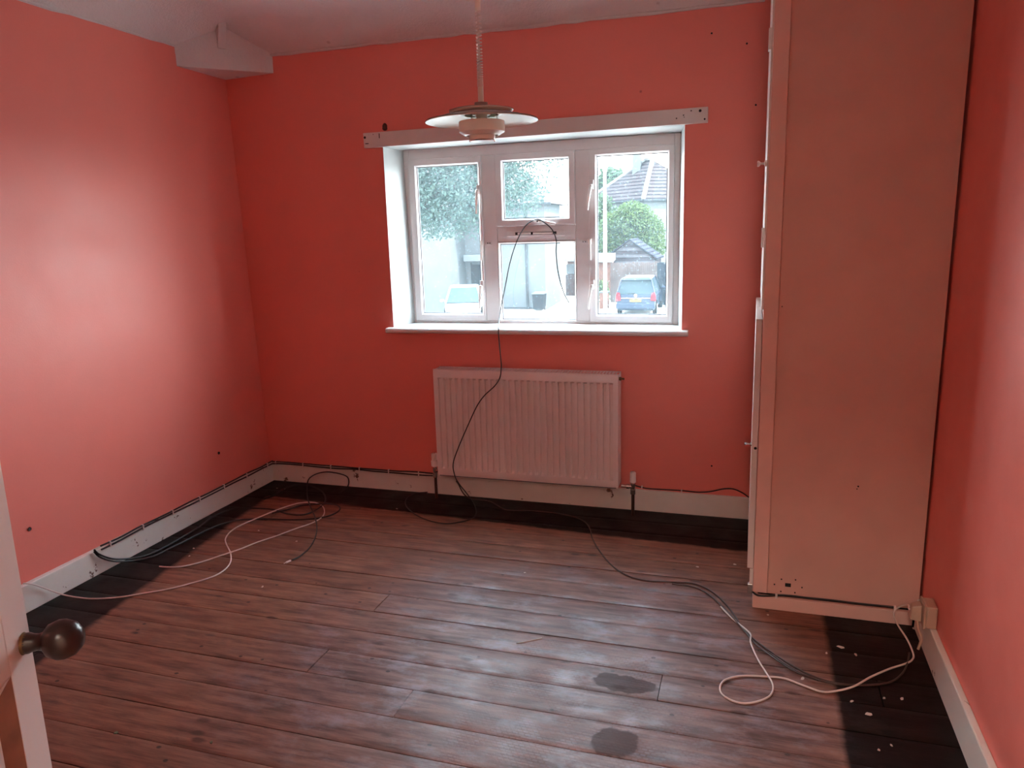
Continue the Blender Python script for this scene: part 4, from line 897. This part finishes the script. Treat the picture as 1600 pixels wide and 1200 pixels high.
# --- timber garage
gA = at(984, 376, 42); gL = at(944, 404, 42); gR = at(1027, 406, 42)
gx = gA.x; hwid = (gR.x-gL.x)/2; ez = (gL.z+gR.z)/2
tg_ = emp('timber_garage', (gx, 42, GZ), label='dark timber garage with a pitched roof behind the fence', cat='shed')
tw = omat('dark_boards', (.075, .068, .075), .9, .45, 1.3); tw2 = omat('alternate_tone_boards', (.15, .14, .15), .9, .3, 1.3); H0 = ez-GZ; H1 = gA.z-GZ
nrow = 16
for i in range(nrow):
    z0 = H1*i/nrow; z1 = H1*(i+1)/nrow
    hx = lambda z: hwid*.95 if z < H0 else max(.02, hwid*.95*(H1-z)/(H1-H0))
    obj('board', hexa(nb(), [(-hx(z0), -.05, z0), (hx(z0), -.05, z0), (hx(z0), .02, z0), (-hx(z0), .02, z0)], [(-hx(z1), -.01, z1), (hx(z1), -.01, z1), (hx(z1), .02, z1), (-hx(z1), .02, z1)]), tw2 if i % 2 else tw, tg_)  # alternating tones paint in the shade lines that flat light leaves out
obj('wall', hexa(nb(), [(-hwid*.95, .02, 0), (hwid*.95, .02, 0), (hwid*.95, .02, H0), (0, .02, H1-.03), (-hwid*.95, .02, H0)], [(-hwid*.95, 3, 0), (hwid*.95, 3, 0), (hwid*.95, 3, H0), (0, 3, H1-.03), (-hwid*.95, 3, H0)]), tw, tg_)
for s in (-1, 1):
    obj('roof_slope', hexa(nb(), [(0, -.2, H1+.02), (s*hwid*1.05, -.2, H0-.05), (s*hwid*1.05, 3.1, H0-.05), (0, 3.1, H1+.02)], [(0, -.2, H1+.10), (s*hwid*1.05, -.2, H0+.03), (s*hwid*1.05, 3.1, H0+.03), (0, 3.1, H1+.10)]), M['slate'], tg_)
# --- brick garage left of the fence
b0, b1 = at(886, 405, 41), at(956, 402, 41)
bg_ = emp('brick_garage', (0, 0, 0), label='low brick garage with a white flat roof beside the rendered house', cat='garage')
brk = omat('pale_brick', (.24, .12, .09), .9, .2, 4)
obj('wall', box(nb(), b0.x, b1.x, 41, 41.6, GZ, b0.z-.1), brk, bg_)
obj('roof', hexa(nb(), [(b0.x-.1, 40.7, b0.z-.1), (b1.x+.1, 40.7, b0.z-.22), (b1.x+.1, 41.7, b0.z-.1), (b0.x-.1, 41.7, b0.z-.1)], [(b0.x-.1, 40.7, b0.z+.02), (b1.x+.1, 40.7, b0.z-.05), (b1.x+.1, 41.7, b0.z+.3), (b0.x-.1, 41.7, b0.z+.3)]), omat('pale_felt', (.34, .34, .33), .9), bg_)
p0, p1 = at(885, 413, 40.95), at(905, 428, 40.95); obj('window', box(nb(), p0.x, p1.x, 40.9, 41, p1.z, p0.z), M['renderL'], bg_)
p0, p1 = at(884, 429, 40.95), at(930, 470, 40.95); obj('garage_door', box(nb(), p0.x, p1.x, 40.88, 41, GZ, p0.z), omat('brown_door', (.10, .065, .06), .8), bg_)
# --- fence
f0, f1 = at(955, 411, 37), at(1060, 411, 37)
fe = emp('garden_fence', (f0.x, 37, GZ), label='tall brown board fence behind the parked people carrier', cat='fence')
fm = omat('fence_wood', (.15, .115, .105), .9, .3, 1.2); bm = nb(); nbd = 34; fw = f1.x-f0.x; fh = f0.z-GZ
for i in range(nbd):
    a = fw*i/nbd; j = .012 if i % 2 else 0; box(bm, a+.005, a+fw/nbd-.003, -j, .025-j, 0, fh+random.uniform(-.04, .03))
tag(obj('boards', bm, fm, fe), kind='stuff')
for i in range(4): obj('fence_post', box(nb(), fw*i/3-.05, fw*i/3+.05, .03, .13, 0, fh+.05), fm, fe)
f2 = at(1028, 411, 36.9)
fe2 = emp('side_fence', (f2.x, 36.6, GZ), radians(-62), label='grey blue board fence running back at the right of the parked people carrier', cat='fence')
fm2 = omat('fence_grey', (.060, .070, .085), .9, .2, 1.5); bm = nb()
for i in range(24): box(bm, .15*i, .15*i+.14, 0, .025, 0, fh+random.uniform(-.03, .05))
tag(obj('boards', bm, fm2, fe2), kind='stuff')
# --- brick pier and shrub
p0, p1 = at(938, 457, 34), at(951, 470, 34)
pr_ = emp('brick_pier', (p0.x+.2, 34, GZ), label='short red brick gate pier behind the lamp post', cat='pier'); obj('pier', box(nb(), -.2, .2, -.2, .2, 0, p0.z-GZ), brk, pr_); obj('cap', box(nb(), -.24, .24, -.24, .24, p0.z-GZ, p0.z-GZ+.06), M['render'], pr_)
c4 = at(942, 448, 34.8); tree('shrub', (c4.x, 34.8, GZ), [((c4.x, 34.8, c4.z-.4), (.4, .35, .8))], 900, .07, lm2, 'small green shrub above the brick pier', .03, (c4.x, 34.8, c4.z-.3), 'shrub')
bpy.context.view_layer.update()
